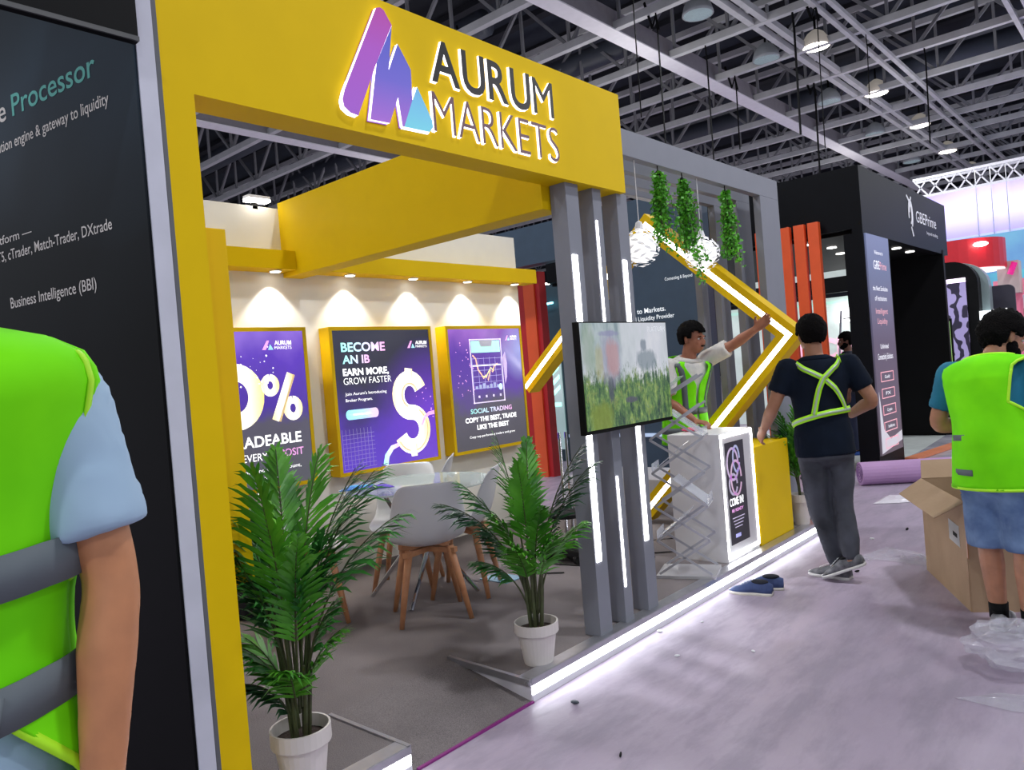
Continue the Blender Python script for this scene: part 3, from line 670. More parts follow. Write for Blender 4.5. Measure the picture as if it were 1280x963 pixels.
# slice seen between the back wall and the grey columns
t = thing('red_orange_post', 'orange post with red sides just past the end of the white back wall', 'post', (-7.0, 8.5, 0))
obj('core', M().box(-7.12, -6.92, 8.42, 8.55, 0.0, 2.95), ORG_, t); obj('side', M().box(-7.24, -7.12, 8.45, 8.6, 0, 2.95), REDP, t); obj('side', M().box(-6.92, -6.84, 8.45, 8.6, 0, 2.95), REDP, t)
t = thing('teal_display_stand', 'dark teal stand with glowing arrow display, seen in the gap beside the grey column', 'display', (-7.9, 10, 0))
obj('panel', M().box(-8.6, -7.2, 10.0, 10.1, 0, 2.95), mat('teal_dark', (40, 66, 78), .5), t)
obj('screen', M().box(-8.15, -7.75, 9.98, 10.0, .2, 1.95), glow('teal_screen', (70, 130, 124), .7), t)
TG = glow('teal_glow', (150, 255, 230), 1.5)
for k in range(3):
    z = 1.62 - k * .17; obj('arrow', M().poly([(-8.1, z), (-7.97, z - .12), (-7.8, z), (-7.8, z - .07), (-7.97, z - .2), (-8.1, z - .07)], face_my(9.979), .004), TG, t)
obj('light_bar', M().box(-8.12, -7.8, 9.97, 9.985, .92, .98), TG, t)
obj('light_tube', M().tube([(-8.25, 9.9, 2.62), (-7.75, 9.9, 2.64)], .018, 6), glow('cyan_tube', (120, 230, 255), 4), t)
for k in range(3): obj('ceiling_spot', M().lathe([(.07, 0), (.07, .02)], (-8.1 + .05 * k, 10.2 + k * .5, 3.0), 12), DOWN, t)
obj('photo', M().box(-8.18, -8.0, 9.97, 9.98, 2.72, 2.9), mat('small_photo', (150, 160, 170), .5, emit=.3), t)

# black stand (far end)
GX = -2.75
t = thing('black_stand', 'large black stand with a white bird logo on its header, beyond the grey portals', 'stand', (-3.2, 11, 0))
obj('header', M().box(GX - .12, GX, 9.47, 13.75, 2.84, 3.63), BLKW, t)
obj('header', M().box(-7.5, GX - .12, 9.47, 9.6, 2.9, 3.63), BLKW, t)
obj('ceiling_board', M().box(-7.5, GX - .12, 9.6, 13.75, 2.86, 2.92), BLK, t)
obj('corner_column', M().box(GX - .22, GX, 9.47, 10.5, 0, 2.84), BLKW, t)
obj('inner_wall', M().box(-3.9, -2.74, 13.36, 13.46, 0, 2.9), BLK, t)
SP = glow('spot_lens', (255, 252, 245), 5)
for k, (x, y, z) in enumerate(((-2.98, 11.0, 2.855), (-2.98, 11.75, 2.855), (-2.98, 12.45, 2.855), (-3.5, 9.85, 2.855), (-3.45, 10.5, 2.855), (-3.6, 11.3, 2.855), (-4.3, 10.2, 2.855))):
    obj('ceiling_spot', M().lathe([(.06, 0), (.06, -.012)], (x, y, z), 12), SP, t)
LW = mat('logo_white', (226, 226, 232), .5, emit=.25)
ml = M(); put_text(ml, 'GBEPrime', face_px(GX + .002), 11.95, 3.2, .17, 13.1); obj('logo_lettering', ml, LW, t)
ml = M(); put_text(ml, 'beyond trading', face_px(GX + .002), 12.5, 3.07, .05, 13.15); obj('logo_lettering', ml, LW, t)
em = M(); 
for (r0, a0, a1, w_) in ((.15, -60, 200, .035), (.10, -100, 170, .03)):
    q_ = arc(11.66, -3.28, r0 * .62, r0 * 1.25, a0, a1, 14); L = []
    for k in range(len(q_) - 1):
        a, b = q_[k], q_[k + 1]; em.bar((GX + .004, a[0], -a[1]), (GX + .004, b[0], -b[1]), w_, .006, (1, 0, 0))
em.bar((GX + .004, 11.50, 3.52), (GX + .004, 11.72, 3.40), .03, .006, (1, 0, 0)); em.bar((GX + .004, 11.72, 3.52), (GX + .004, 11.62, 3.40), .03, .006, (1, 0, 0)); em.bar((GX + .004, 11.66, 3.1), (GX + .004, 11.74, 2.98), .03, .006, (1, 0, 0))
obj('logo_emblem', em, LW, t)
bn = obj('light_panel', M().box(GX, GX + .02, 9.5, 10.4, .2, 2.83), grad_y('light_panel_print', [(0, (92, 82, 92)), (0.5, (84, 78, 98)), (1, (100, 108, 140))], .6, 2), t)
PG = glow('panel_red', (214, 40, 80), .8); PV = glow('panel_white', (230, 230, 240), .9)
def gp(s, y0, y1, z, cap, mt):
    ml = M(); put_text(ml, s, face_px(GX + .021), y0, z, cap, y1); obj('lettering', ml, mt, bn)
gp('Welcome to', 9.78, 10.12, 2.6, .05, PV); gp('GBE', 9.72, 9.96, 2.42, .11, PV); gp('Prime', 9.97, 10.24, 2.42, .1, PG)
gp('the Next Evolution', 9.63, 10.22, 2.16, .06, PV); gp('of Institutions', 9.68, 10.16, 2.04, .06, PV); gp('Intelligent', 9.68, 10.16, 1.88, .07, PG); gp('Liquidity', 9.72, 10.12, 1.76, .07, PG)
gp('Unlimited', 9.76, 10.08, 1.46, .06, PV); gp('Connectivity Solutions', 9.63, 10.24, 1.33, .075, PV)
for k, s in enumerate(('Gold', 'FX', 'Crypto', 'Indices', 'Commodities')):
    z = 1.12 - .2 * k; a, b = 9.68, 10.2; e = M()
    e.box(GX + .02, GX + .024, a, b, z - .06, z - .05).box(GX + .02, GX + .024, a, b, z + .05, z + .06).box(GX + .02, GX + .024, a, a + .012, z - .05, z + .05).box(GX + .02, GX + .024, b - .012, b, z - .05, z + .05)
    obj('button_outline', e, PG, bn); gp(s, 9.84, 10.04 if k < 3 else 10.1, z - .02, .04, PV)
obj('swoosh', M().poly([(9.52, .22), (10.38, .3), (10.38, .42), (9.9, .36), (9.65, .5), (9.55, .95)], face_px(GX + .021), .003), glow('swoosh_light', (150, 146, 160), .6), bn)

def slat(x0, x1, i):
    tag(obj('orange_post', M().box(x0, x1, 9.34, 9.42, 0, 3.04), ORG_, bevel=.004), 'tall orange post beside the black stand, %s from the left' % ['first', 'second', 'third', 'fourth'][i], 'post', 'orange posts')
for i, (a, b) in enumerate(((-4.0, -3.89), (-3.69, -3.56), (-3.51, -3.38), (-3.34, -3.21))): slat(a, b, i)
# bright stand seen through
t = thing('white_stand', 'bright white stand with pink letters, seen through the black stand', 'stand', (-5.5, 16, 0))
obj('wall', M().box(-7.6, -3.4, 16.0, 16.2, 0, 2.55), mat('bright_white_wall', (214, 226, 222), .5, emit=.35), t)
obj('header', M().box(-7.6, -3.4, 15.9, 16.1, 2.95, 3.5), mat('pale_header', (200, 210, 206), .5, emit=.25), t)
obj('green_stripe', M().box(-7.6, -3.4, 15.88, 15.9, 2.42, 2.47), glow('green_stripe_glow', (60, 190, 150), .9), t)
obj('bracket_bar', M().box(-7.6, -3.4, 15.4, 15.5, 2.6, 2.9), BLK, t)
ml = M(); put_text(ml, 'FOCUS', face_my(15.99), -6.3, 1.32, .42, -4.72, offset=.03); obj('pink_lettering', ml, glow('pink_letters', (236, 120, 170), .9), t)
obj('floodlight', M().box(-5.2, -4.85, 15.7, 15.8, 2.02, 2.3), glow('flood', (255, 255, 255), 5), t)
t = thing('step_ladder', 'thin pale step ladder standing in the bright stand', 'ladder', (-4.2, 13.0, 0))
lm = M().tube([(-4.42, 13, 0), (-4.2, 13, 2.12)], .018, 6).tube([(-3.98, 13.1, 2.12), (-4.05, 13.1, 0)], .018, 6); obj('rail', lm, ALU, t)
for k in range(7): obj('rung', M().box(-4.36 + .03 * k, -4.02 + .008 * k, 13.0, 13.08, .3 + .28 * k, .32 + .28 * k), ALU, t)
tag(obj('blue_barrier', M().box(-3.65, -3.3, 11.2, 11.5, .22, .42), mat('blue_plastic', (40, 80, 170), .4), bevel=.02), 'small blue plastic case on the far floor between the men', 'case')
tag(obj('floor_mat', M().box(-6, -2.8, 9.7, 16, 0.0, .012), mat('pale_floor_cover', (196, 202, 200), .6)), 'pale floor covering inside the black stand', 'floor cover')
m = M().add([(-2.7, 9.9, .02), (-1.0, 11.2, .02), (-.6, 14.5, .02), (-2.9, 13.9, .02)], [(0, 1, 2, 3)])
tag(obj('plastic_sheet', m, mat('floor_plastic', (206, 206, 214), .25, rgb2=(150, 150, 166), vscale=3, bump=.5, bscale=4)), 'shiny plastic film over the floor in front of the black stand', 'plastic sheet')
tag(obj('orange_cable_cover', M().bar((-2.66, 10.45, .04), (-2.2, 14.0, .04), .16, .03), mat('orange_rubber', (230, 140, 100), .5)), 'orange strip on the floor in front of the black stand', 'floor strip')

# far right background
t = thing('lit_banner', 'huge violet-white lit banner at the right under the trusses', 'banner', (-2, 24, 4.3))
obj('face', M().box(-5.3, 3, 24, 24.3, 4.28, 5.55), grad_y('banner_light', [(0, (160, 146, 236)), (0.5, (226, 216, 255)), (1, (170, 156, 240))], .95, 2), t)
obj('lower_edge', M().box(-5.3, 3, 23.95, 24.3, 4.1, 4.28), glow('banner_edge', (110, 110, 210), .8), t)
for k in range(3): obj('suspension_rod', M().tube([(-4.0 + k * .35, 23.9, 3.2), (-4.0 + k * .35, 23.9, 6.0)], .012, 5), STEEL, t)
t = thing('white_truss', 'white lattice truss above the lit banner', 'truss', (-2, 26, 5.9))
obj('chord', M().box(-6, 2, 26, 26.06, 6.42, 6.5).box(-6, 2, 26.4, 26.46, 6.42, 6.5), mat('truss_white', (200, 200, 204), .5), t)
obj('chord', M().box(-6, 2, 26, 26.06, 5.88, 5.96), mat('truss_white2', (200, 200, 204), .5), t)
wbm = M()
for k in range(20): wbm.bar((-6 + k * .4, 26.03, 5.92), (-5.6 + k * .4, 26.03, 6.46), .04, .04); wbm.bar((-5.6 + k * .4, 26.03, 5.92), (-6 + k * .4, 26.03, 6.46), .04, .04)
tag(obj('brace', wbm, mat('truss_white3', (200, 200, 204), .5), t), kind='stuff')
t = thing('teal_stand', 'teal and blue lit stand wall under the violet banner', 'stand', (-2, 22, 0))
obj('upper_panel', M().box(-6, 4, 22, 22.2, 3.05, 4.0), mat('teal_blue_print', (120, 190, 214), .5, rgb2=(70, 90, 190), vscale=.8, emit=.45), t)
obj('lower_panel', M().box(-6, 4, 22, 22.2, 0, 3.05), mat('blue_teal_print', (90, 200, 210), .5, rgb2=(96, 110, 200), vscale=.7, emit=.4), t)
t = thing('red_canopy', 'curved red canopy with a white underside at the right background', 'canopy', (-3.3, 19, 2.8))
obj('drum', M().lathe([(.9, 0), (.9, .62)], (-3.68, 19.4, 2.98), 32), mat('red_canopy_paint', (196, 24, 40), .4, emit=.12), t, smooth=False)
obj('underside', M().lathe([(.86, 0), (.86, .02)], (-3.68, 19.4, 2.95), 32), glow('canopy_light', (255, 240, 246), 1.4), t)
obj('spotlight', M().ell((-3.1, 18.6, 3.45), (.14, .14, .05)), glow('canopy_spot', (255, 250, 240), 9), t)
t = thing('black_arch', 'black rounded arch with a silver rim and a lavender patterned panel', 'arch', (-3.3, 17, 0))
def rr(x0, x1, z1, r, n=8):
    return [(x0, 0)] + [(x0, z1)] + [(x1 - r + r * sin(radians(90 * i / n)), z1 - r + r * cos(radians(90 * i / n))) for i in range(n + 1)] + [(x1, 0)]
obj('panel', M().poly(rr(-4.3, -2.93, 3.02, .45)[::-1], face_my(17.3), .3), BLK, t)
obj('rim', M().poly(rr(-4.2, -2.80, 3.0, .5)[::-1], face_my(17.62), .3), mat('rim_silver', (150, 168, 170), .3, .3), t)
obj('lamp_panel', M().box(-2.92, -2.76, 16.9, 17.35, 1.55, 2.0), glow('arch_lamp', (240, 250, 255), 2), t)
q = NT('damask_print'); wv = q.n('ShaderNodeTexWave', i_Vector=q.coord(), i_Scale=1.6, i_Distortion=14.0, i_Detail=2.0, i_Detail_Scale=1.4)
c_ = q.ramp(wv.outputs[1], [(.42, lin((44, 38, 60))), (.5, lin((160, 148, 196)))]); q.put(q.b.inputs['Base Color'], c_); q.put(q.b.inputs['Emission Color'], c_); q.b.inputs['Emission Strength'].default_value = .4
obj('patterned_panel', M().box(-3.5, -3.13, 16.97, 17.0, 0.2, 2.62), q.m, t)
obj('panel_light', M().box(-3.5, -3.13, 16.96, 17.0, 2.6, 2.68), glow('panel_light_pink', (250, 220, 255), 2), t)
t = thing('plant_screen', 'narrow bright green and blue screen beside the black stand', 'screen', (-3.4, 16.4, 0))
obj('display', M().box(-3.42, -3.32, 16.3, 16.35, .5, 1.85), mat('green_blue_picture', (170, 210, 60), .4, rgb2=(90, 170, 230), vscale=3, emit=.6), t)
obj('frame', M().box(-3.45, -3.29, 16.35, 16.4, 0, 1.9), BLK, t)
t = thing('dark_sign', 'dark rounded sign ending in the letters er', 'sign', (-2.5, 17.5, 0))
obj('board', M().poly(rr(-3.65, -2.48, 2.51, .12)[::-1], face_my(18.1), .08), mat('sign_dark', (44, 42, 56), .5), t)
ml = M(); put_text(ml, 'Tracker', face_my(18.01), -3.5, 1.93, .175, -2.61, offset=.02); obj('lettering', ml, PRW, t)
t = thing('pink_stand', 'pink and white stand wall behind the man at the right', 'stand', (-2, 20, 0))
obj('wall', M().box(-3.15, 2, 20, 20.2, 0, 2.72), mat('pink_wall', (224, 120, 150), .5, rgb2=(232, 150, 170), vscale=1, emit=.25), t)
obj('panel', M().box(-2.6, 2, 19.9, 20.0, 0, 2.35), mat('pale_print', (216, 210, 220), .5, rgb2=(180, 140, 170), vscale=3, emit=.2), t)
obj('beige_block', M().box(-3.0, -2.6, 19.6, 20.0, 2.4, 3.1), mat('beige_block', (206, 190, 186), .6), t)
obj('magenta_tube', M().tube([(-2.75, 19.5, 2.8), (-2.65, 19.5, 3.05)], .06, 10), mat('magenta_plastic', (240, 40, 150), .4, emit=.3), t)
t = thing('side_stand', 'salmon and grey stand front at the right edge behind the bent man', 'stand', (-1.2, 12, 0))
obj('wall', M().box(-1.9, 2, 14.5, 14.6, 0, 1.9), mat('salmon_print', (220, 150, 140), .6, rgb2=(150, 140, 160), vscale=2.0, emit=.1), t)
obj('counter', M().box(-1.7, 1, 12.0, 12.6, 0, 1.1), mat('pale_counter', (206, 198, 206), .5), t)

# ================================================================== ROLL, BOX, PLASTIC, DEBRIS
t = thing('carpet_roll', 'thick lilac carpet roll lying on the floor before the black stand', 'carpet roll', (-2.0, 9.0, 0))
a, b = Vector((-2.72, 8.62, .125)), Vector((-1.2, 9.62, .125))
ROLLM = mat('lilac_carpet_roll', (186, 148, 192), .8, var=.08, vscale=3, bump=.1)
obj('roll', M().tube([a, b], .125, 22), ROLLM, t, smooth=False)
sm = M(); dv = (b - a).normalized(); rv = Vector((0, 0, 1)); uv = dv.cross(rv); pts_ = []
for i in range(50):
    an = i * .45; r = .115 - .0021 * i; pts_.append(a - dv * .002 + (uv * cos(an) + rv * sin(an)) * r)
obj('spiral_end', sm.tube(pts_, .003, 4), mat('roll_edge', (120, 84, 140), .8), t)

BOXM = mat('cardboard', (176, 148, 120), .85, rgb2=(166, 138, 110), vscale=5, bump=.08); BOXI = mat('cardboard_inside', (128, 100, 78), .9)
t = thing('cardboard_box', 'tall open cardboard box with a white label and a flap folded out, beside the man in the green vest', 'box', (-.95, 5.1, 0))
t['label'] = 'tall open cardboard box with a white label, beside the man in the mesh vest'
N0 = Vector((-.95, 4.71, 0)); F0 = Vector((-1.345, 5.48, 0)); W0 = Vector((.40, .215, 0)); H = .605; e = Vector((0, 0, H))
th = .006
def panel(a, b, z0, z1, mt, nm, thick=.006):
    a = Vector(a); b = Vector(b); n = (b - a).cross(Vector((0, 0, 1))).normalized() * thick
    mm = M().add([a + Vector((0, 0, z0)), b + Vector((0, 0, z0)), b + Vector((0, 0, z1)), a + Vector((0, 0, z1)), a + n + Vector((0, 0, z0)), b + n + Vector((0, 0, z0)), b + n + Vector((0, 0, z1)), a + n + Vector((0, 0, z1))],
                 [(0, 1, 2, 3), (7, 6, 5, 4), (0, 4, 5, 1), (1, 5, 6, 2), (2, 6, 7, 3), (3, 7, 4, 0)])
    return obj(nm, mm, mt, t)
panel(F0, N0, 0, H, BOXM, 'side'); panel(N0, N0 + W0, 0, H, BOXM, 'side'); panel(N0 + W0, F0 + W0, 0, H, BOXM, 'side'); panel(F0 + W0, F0, 0, H, BOXM, 'side')
obj('bottom', M().add([N0 + Vector((0, 0, .006)), N0 + W0 + Vector((0, 0, .006)), F0 + W0 + Vector((0, 0, .006)), F0 + Vector((0, 0, .006))], [(0, 1, 2, 3)]), BOXI, t, solid=.004)
def flap(a, b, out, mt=BOXM):
    a = Vector(a) + e; b = Vector(b) + e; o = Vector(out); i = (b - a).normalized() * .035
    obj('flap', M().add([a, b, b + o - i, a + o + i], [(0, 1, 2, 3)]), mt, t, solid=.006)
flap(F0, N0, (-.13, -.07, -.09)); flap(F0 + W0, F0, (-.06, .12, .1));  flap(N0, N0 + W0, (.02, -.03, .0)) if False else None
lb = N0.lerp(F0, .12); lc_ = N0.lerp(F0, .34); nn = Vector((-.89, -.457, 0)) * .009
obj('label', M().add([lb + nn + Vector((0, 0, .33)), lc_ + nn + Vector((0, 0, .34)), lc_ + nn + Vector((0, 0, .46)), lb + nn + Vector((0, 0, .45))], [(0, 1, 2, 3), (3, 2, 1, 0)]), mat('paper_label', (224, 224, 226), .5), t, label='white paper label')
la, lb2 = N0.lerp(F0, .16), N0.lerp(F0, .25); nn2 = nn * 1.12
obj('label_print', M().add([la + nn2 + Vector((0, 0, .375)), lb2 + nn2 + Vector((0, 0, .38)), lb2 + nn2 + Vector((0, 0, .405)), la + nn2 + Vector((0, 0, .40))], [(0, 1, 2, 3), (3, 2, 1, 0)]), BLK, t)
obj('tape', M().bar(N0 + Vector((-.003, -.004, .3)), N0 + Vector((-.003, -.004, .6)), .05, .004, (1, .4, 0)), mat('brown_tape', (176, 116, 66), .3), t)
m = M().box(-.62, -.1, 5.25, 5.75, 0, .3)
t = thing('dark_crate', 'dark crate behind the bare legs of the man in the mesh vest', 'crate', (-.4, 5.4, 0))
obj('body', M().box(-.48, .1, 5.35, 5.85, 0, .34), mat('dark_crate', (40, 38, 48), .6), t, bevel=.01); obj('lid', M().box(-.5, .12, 5.33, 5.87, .34, .37), mat('crate_wood', (150, 116, 84), .6), t)

def crumple(c, r, seed, name, label, flat=1.0, nu=26, nv=16):
    random.seed(seed); m = M().ell((0, 0, 0), (1, 1, 1), nu=nu, nv=nv); vv = []
    for p in m.v:
        k = 1 + .35 * noise.noise(p * 2.1 + Vector((seed, 0, 0))) + .18 * noise.noise(p * 5.3); q_ = Vector((p.x * r[0], p.y * r[1], p.z * r[2])) * k; vv.append(q_ + Vector(c))
    lo = min(v.z for v in vv); m.v = [Vector((v.x, v.y, max(0.001, v.z - lo - .01))) for v in vv]
    return tag(obj(name, m, PLAST), label, 'plastic wrap')
PLAST = mat('crumpled_clear_plastic', (206, 204, 216), .1, var=0, alpha=.34, bump=.8, bscale=18)
crumple((-.66, 4.0, .1), (.19, .2, .09), 3, 'plastic_wrap', 'crumpled clear plastic wrap by the feet of the man in the mesh vest')
m = M()
def sheet(pts, z, name, label, mt, h=.02, cat='plastic sheet', seed=1):
    random.seed(seed); c = sum((Vector((p[0], p[1], 0)) for p in pts), Vector()) / len(pts); m = M(); n = len(pts); rings = []
    for k in range(6):
        f = k / 5; rings.append([(Vector((p[0], p[1], 0)).lerp(c, f)) + Vector((0, 0, z + (h * abs(noise.noise(Vector((p[0] * 9, p[1] * 9, k + seed)))) * 2 if k else 0))) for p in pts])
    m.loft(rings, False); m.f.append(tuple(5 * n + i for i in range(n))); m.mi.append(0)
    return tag(obj(name, m, mt), label, cat)
sheet([(-.80, 3.52), (-.6, 3.50), (-.3, 3.55), (-.1, 3.7), (-.2, 3.82), (-.45, 3.72), (-.66, 3.66)], .004, 'plastic_sheet', 'flat torn clear plastic sheet at the right edge of the aisle', PLAST)
sheet([(-1.85, 5.55), (-1.62, 5.6), (-1.35, 5.55), (-1.28, 5.75), (-1.5, 5.88), (-1.75, 5.95)], .004, 'plastic_sheet', 'thin clear plastic scrap on the aisle left of the cardboard box', PLAST, .03, seed=4)
sheet([(-2.3, 7.6), (-2.1, 7.7), (-1.9, 7.9), (-1.7, 8.0), (-1.95, 8.15), (-2.3, 8.0)], .004, 'plastic_sheet', 'white film scrap on the floor before the carpet roll', mat('white_film', (226, 220, 228), .3), .04, seed=7)
DEB = [(-2.28, 3.64, .018, 'white'), (-2.15, 3.89, .012, 'white'), (-1.72, 3.61, .014, 'white'), (-2.02, 3.37, .016, 'white'), (-1.71, 2.38, .02, 'dark'), (-2.14, 2.66, .022, 'grey'), (-1.75, 6.6, .03, 'dark'), (-1.9, 6.2, .02, 'white'), (-1.72, 5.25, .02, 'dark'), (-1.55, 7.2, .025, 'white')]
for k, (x, y, s, c) in enumerate(DEB):
    m = M().ell((x, y, s * .35), (s, s * .6 if c != 'dark' else s * .25, s * .35), Matrix.Rotation(k * 1.3, 3, 'Z'), 8, 5)
    lab = {'white': 'small white paper crumb on the lilac aisle', 'dark': 'small dark splinter on the lilac aisle', 'grey': 'small grey scrap on the aisle in front of the ramp corner'}[c]
    tag(obj('litter', m, {'white': PLW, 'dark': BLK, 'grey': DUCT}[c]), lab, 'litter', None if c == 'grey' else c + ' litter on the aisle')

# ================================================================== COUNTER, YELLOW CABINET, STAND
CX, CY0, CY1 = -2.393, 4.77, 5.275
t = thing('white_counter', 'white reception counter with a glowing frame around a dark poster', 'counter', (-2.6, 5.0, .1))
obj('body', M().box(-2.80, CX - .004, CY0, CY1, .1, .985), WHTG, t, bevel=.004)
obj('plinth', M().box(-2.78, CX - .02, CY0 + .02, CY1 - .02, .1, .115), GRYD, t)
fm = M(); w_ = .022
for (a, b, c, d) in ((CY0 + .0, CY1 - .0, .955, .955 + w_), (CY0, CY1, .13, .13 + w_), (CY0, CY0 + w_, .13 + w_, .955), (CY1 - w_, CY1, .13 + w_, .955)): fm.box(CX - .004, CX, a, b, c, d)
obj('light_frame', fm, LED, t)
pp = obj('poster', M().box(CX - .004, CX - .002, 4.83, 5.12, .21, .915), mat('dark_poster', (30, 26, 44), .3, rgb2=(22, 20, 30)), t)
for k, (y, z, ry, rz, c) in enumerate(((4.93, .76, .085, .11, (120, 50, 140)), (4.97, .66, .08, .12, (150, 56, 130)), (4.99, .79, .05, .09, (50, 70, 150)), (4.92, .62, .06, .07, (86, 40, 120)))):
    rb = M(); q_ = arc(y, -z, ry, rz, 0, 340, 18)
    for i in range(len(q_) - 1): rb.bar((CX - .001, q_[i][0], -q_[i][1]), (CX - .001, q_[i + 1][0], -q_[i + 1][1]), .018, .002, (1, 0, 0))
    obj('artwork_ring', rb, glow('artwork_%d' % k, c, .7), pp)
for s, y0, y1, z, cap, mt in (('COME IN!', 4.845, 5.06, .475, .055, PRW), ('BE READY', 4.87, 5.05, .43, .022, PINK)):
    ml = M(); put_text(ml, s, face_px(CX - .0015), y0, z, cap, y1, offset=.02); obj('lettering', ml, mt, pp)
for k in range(4): obj('text_line', M().box(CX - .002, CX - .001, 4.87 + .01 * k, 5.06 - .015 * k, .385 - .022 * k, .391 - .022 * k), glow('text_dim', (170, 150, 200), .6), pp)
obj('badge', M().box(CX - .002, CX - .001, 4.9, 4.98, .25, .275), glow('badge_blue', (90, 90, 220), .7), pp)
tag(obj('yellow_cabinet', M().box(-2.78, -2.40, 5.31, 5.93, .1, .83), YEL, bevel=.004), 'plain yellow cabinet standing beyond the white counter', 'cabinet')
tag(obj('light_bar', M().box(-2.36, -2.345, 4.68, 5.14, .106, .115), LEDS), 'loose thin light bar lying on the platform edge before the counter', 'light strip')

# zigzag brochure stand
t = thing('brochure_stand', 'folding zigzag brochure stand with clear trays, in front of the white counter', 'stand', (-2.53, 4.46, .1))
D = Vector((.94, .34, 0)).normalized(); Np = Vector((-D.y, D.x, 0)); c0 = Vector((-2.53, 4.46, 0))
hw, dep = .17, .13; zs = [.125, .345, .565, .785, 1.005, 1.225, 1.41]
SIL = mat('silver_bar', (196, 196, 204), .35, .6)
for s in (-1, 1):
    for ph in (0, 1):
        for k in range(len(zs) - 1):
            if k == len(zs) - 2 and ph == 1: continue
            sa = 1 if (k + ph) % 2 == 0 else -1
            sh = .11 * (k == 0) * 0
            a = c0 + D * hw * sa + Np * dep * s + Vector((0, 0, zs[k])); b = c0 - D * hw * sa + Np * dep * s + Vector((0, 0, zs[k + 1]))
            obj('link_bar', M().bar(a, b, .004, .015, (0, 0, 1)), SIL, t)
for k in range(1, len(zs) - 1):
    sa = -1 if k % 2 else 1
    for sd in (sa,):
        a = c0 + D * hw * sd + Vector((0, 0, zs[k]))
        obj('cross_rod', M().tube([a - Np * dep, a + Np * dep], .005, 6), SIL, t)
        dr = (-D * sd * .62 + Vector((0, 0, -.42))).normalized() if False else (-D * sd * .7 + Vector((0, 0, .55))).normalized()
        tr = M(); w2 = dep * .92; L = .27; o1 = a + Vector((0, 0, .012))
        tr.add([o1 - Np * w2, o1 + Np * w2, o1 + Np * w2 + dr * L, o1 - Np * w2 + dr * L], [(0, 1, 2, 3)])
        up_ = Vector((0, 0, 1)) * .05; tr.add([o1 - Np * w2, o1 + Np * w2, o1 + Np * w2 + up_, o1 - Np * w2 + up_], [(0, 1, 2, 3)])
        obj('tray', tr, ACR, t, solid=.003)
b0 = M()
def quad(c, u, v, hu, hv, z0, z1):
    p = [c + u * a * hu + v * b * hv for a, b in ((-1, -1), (1, -1), (1, 1), (-1, 1))]
    return M().add([Vector((q_.x, q_.y, z0)) for q_ in p] + [Vector((q_.x, q_.y, z1)) for q_ in p], [(0, 3, 2, 1), (4, 5, 6, 7), (0, 1, 5, 4), (1, 2, 6, 5), (2, 3, 7, 6), (3, 0, 4, 7)])
obj('base_plate', quad(c0, D, Np, .19, .15, .101, .12), mat('base_grey', (190, 188, 192), .4, .3), t)
tag(obj('pink_cloth', M().ell((-2.73, 5.0, 1.0), (.07, .045, .016), Matrix.Rotation(.6, 3, 'Z')), mat('pink_cloth', (226, 90, 120), .8), smooth=True), 'pink cloth under the hand of the man leaning on the counter', 'cloth')

# cables on the stand floor
tag(obj('cable', M().tube([(-3.1, 4.75, .106), (-2.9, 4.9, .108), (-2.85, 5.15, .106), (-3.1, 5.3, .106), (-3.3, 5.1, .106), (-2.95, 4.72, .106)], .005, 5), RUB), 'black cable loops on the stand floor behind the brochure stand', 'cable')
tag(obj('cable', M().tube([(-3.3, 4.1, .106), (-3.45, 4.0, .108), (-3.62, 4.05, .106), (-3.55, 4.25, .106), (-3.3, 4.3, .106)], .005, 5), RUB), 'black cable on the stand floor left of the grey columns', 'cable')
# wheeled stand behind the columns
t = thing('wheeled_stand', 'chrome wheeled stand partly hidden behind the nearest grey column', 'stand', (-3.5, 4.4, .1))
obj('pole', M().tube([(-3.5, 4.42, .16), (-3.5, 4.42, 1.05)], .012, 8).tube([(-3.47, 4.46, .16), (-3.47, 4.46, 1.05)], .012, 8), CHR, t)
obj('base', M().box(-3.66, -3.3, 4.3, 4.55, .15, .22), RUB, t, bevel=.02); obj('tray', M().lathe([(.12, 0), (.13, .03), (.1, .05)], (-3.5, 4.43, .42), 16), RUB, t)
for (x, y) in ((-3.62, 4.33), (-3.35, 4.33), (-3.62, 4.52), (-3.35, 4.52)): obj('wheel', M().lathe([(.04, -.012), (.04, .012)], (x, y, .14), 12, axis=(1, 0, 0)), RUB, t)
t = thing('black_case', 'black rounded case on the stand floor beyond the yellow post', 'case', (-4.55, 2.5, .1))
obj('body', M().lathe([(.17, 0), (.2, .04), (.2, .2), (.17, .24)], (-4.6, 2.5, .1), 20), mat('black_fabric_case', (26, 26, 32), .8), t, smooth=True)
obj('handle', M().tube([(-4.68, 2.5, .34), (-4.65, 2.5, .38), (-4.55, 2.5, .38), (-4.52, 2.5, .34)], .01, 6), BLK, t)

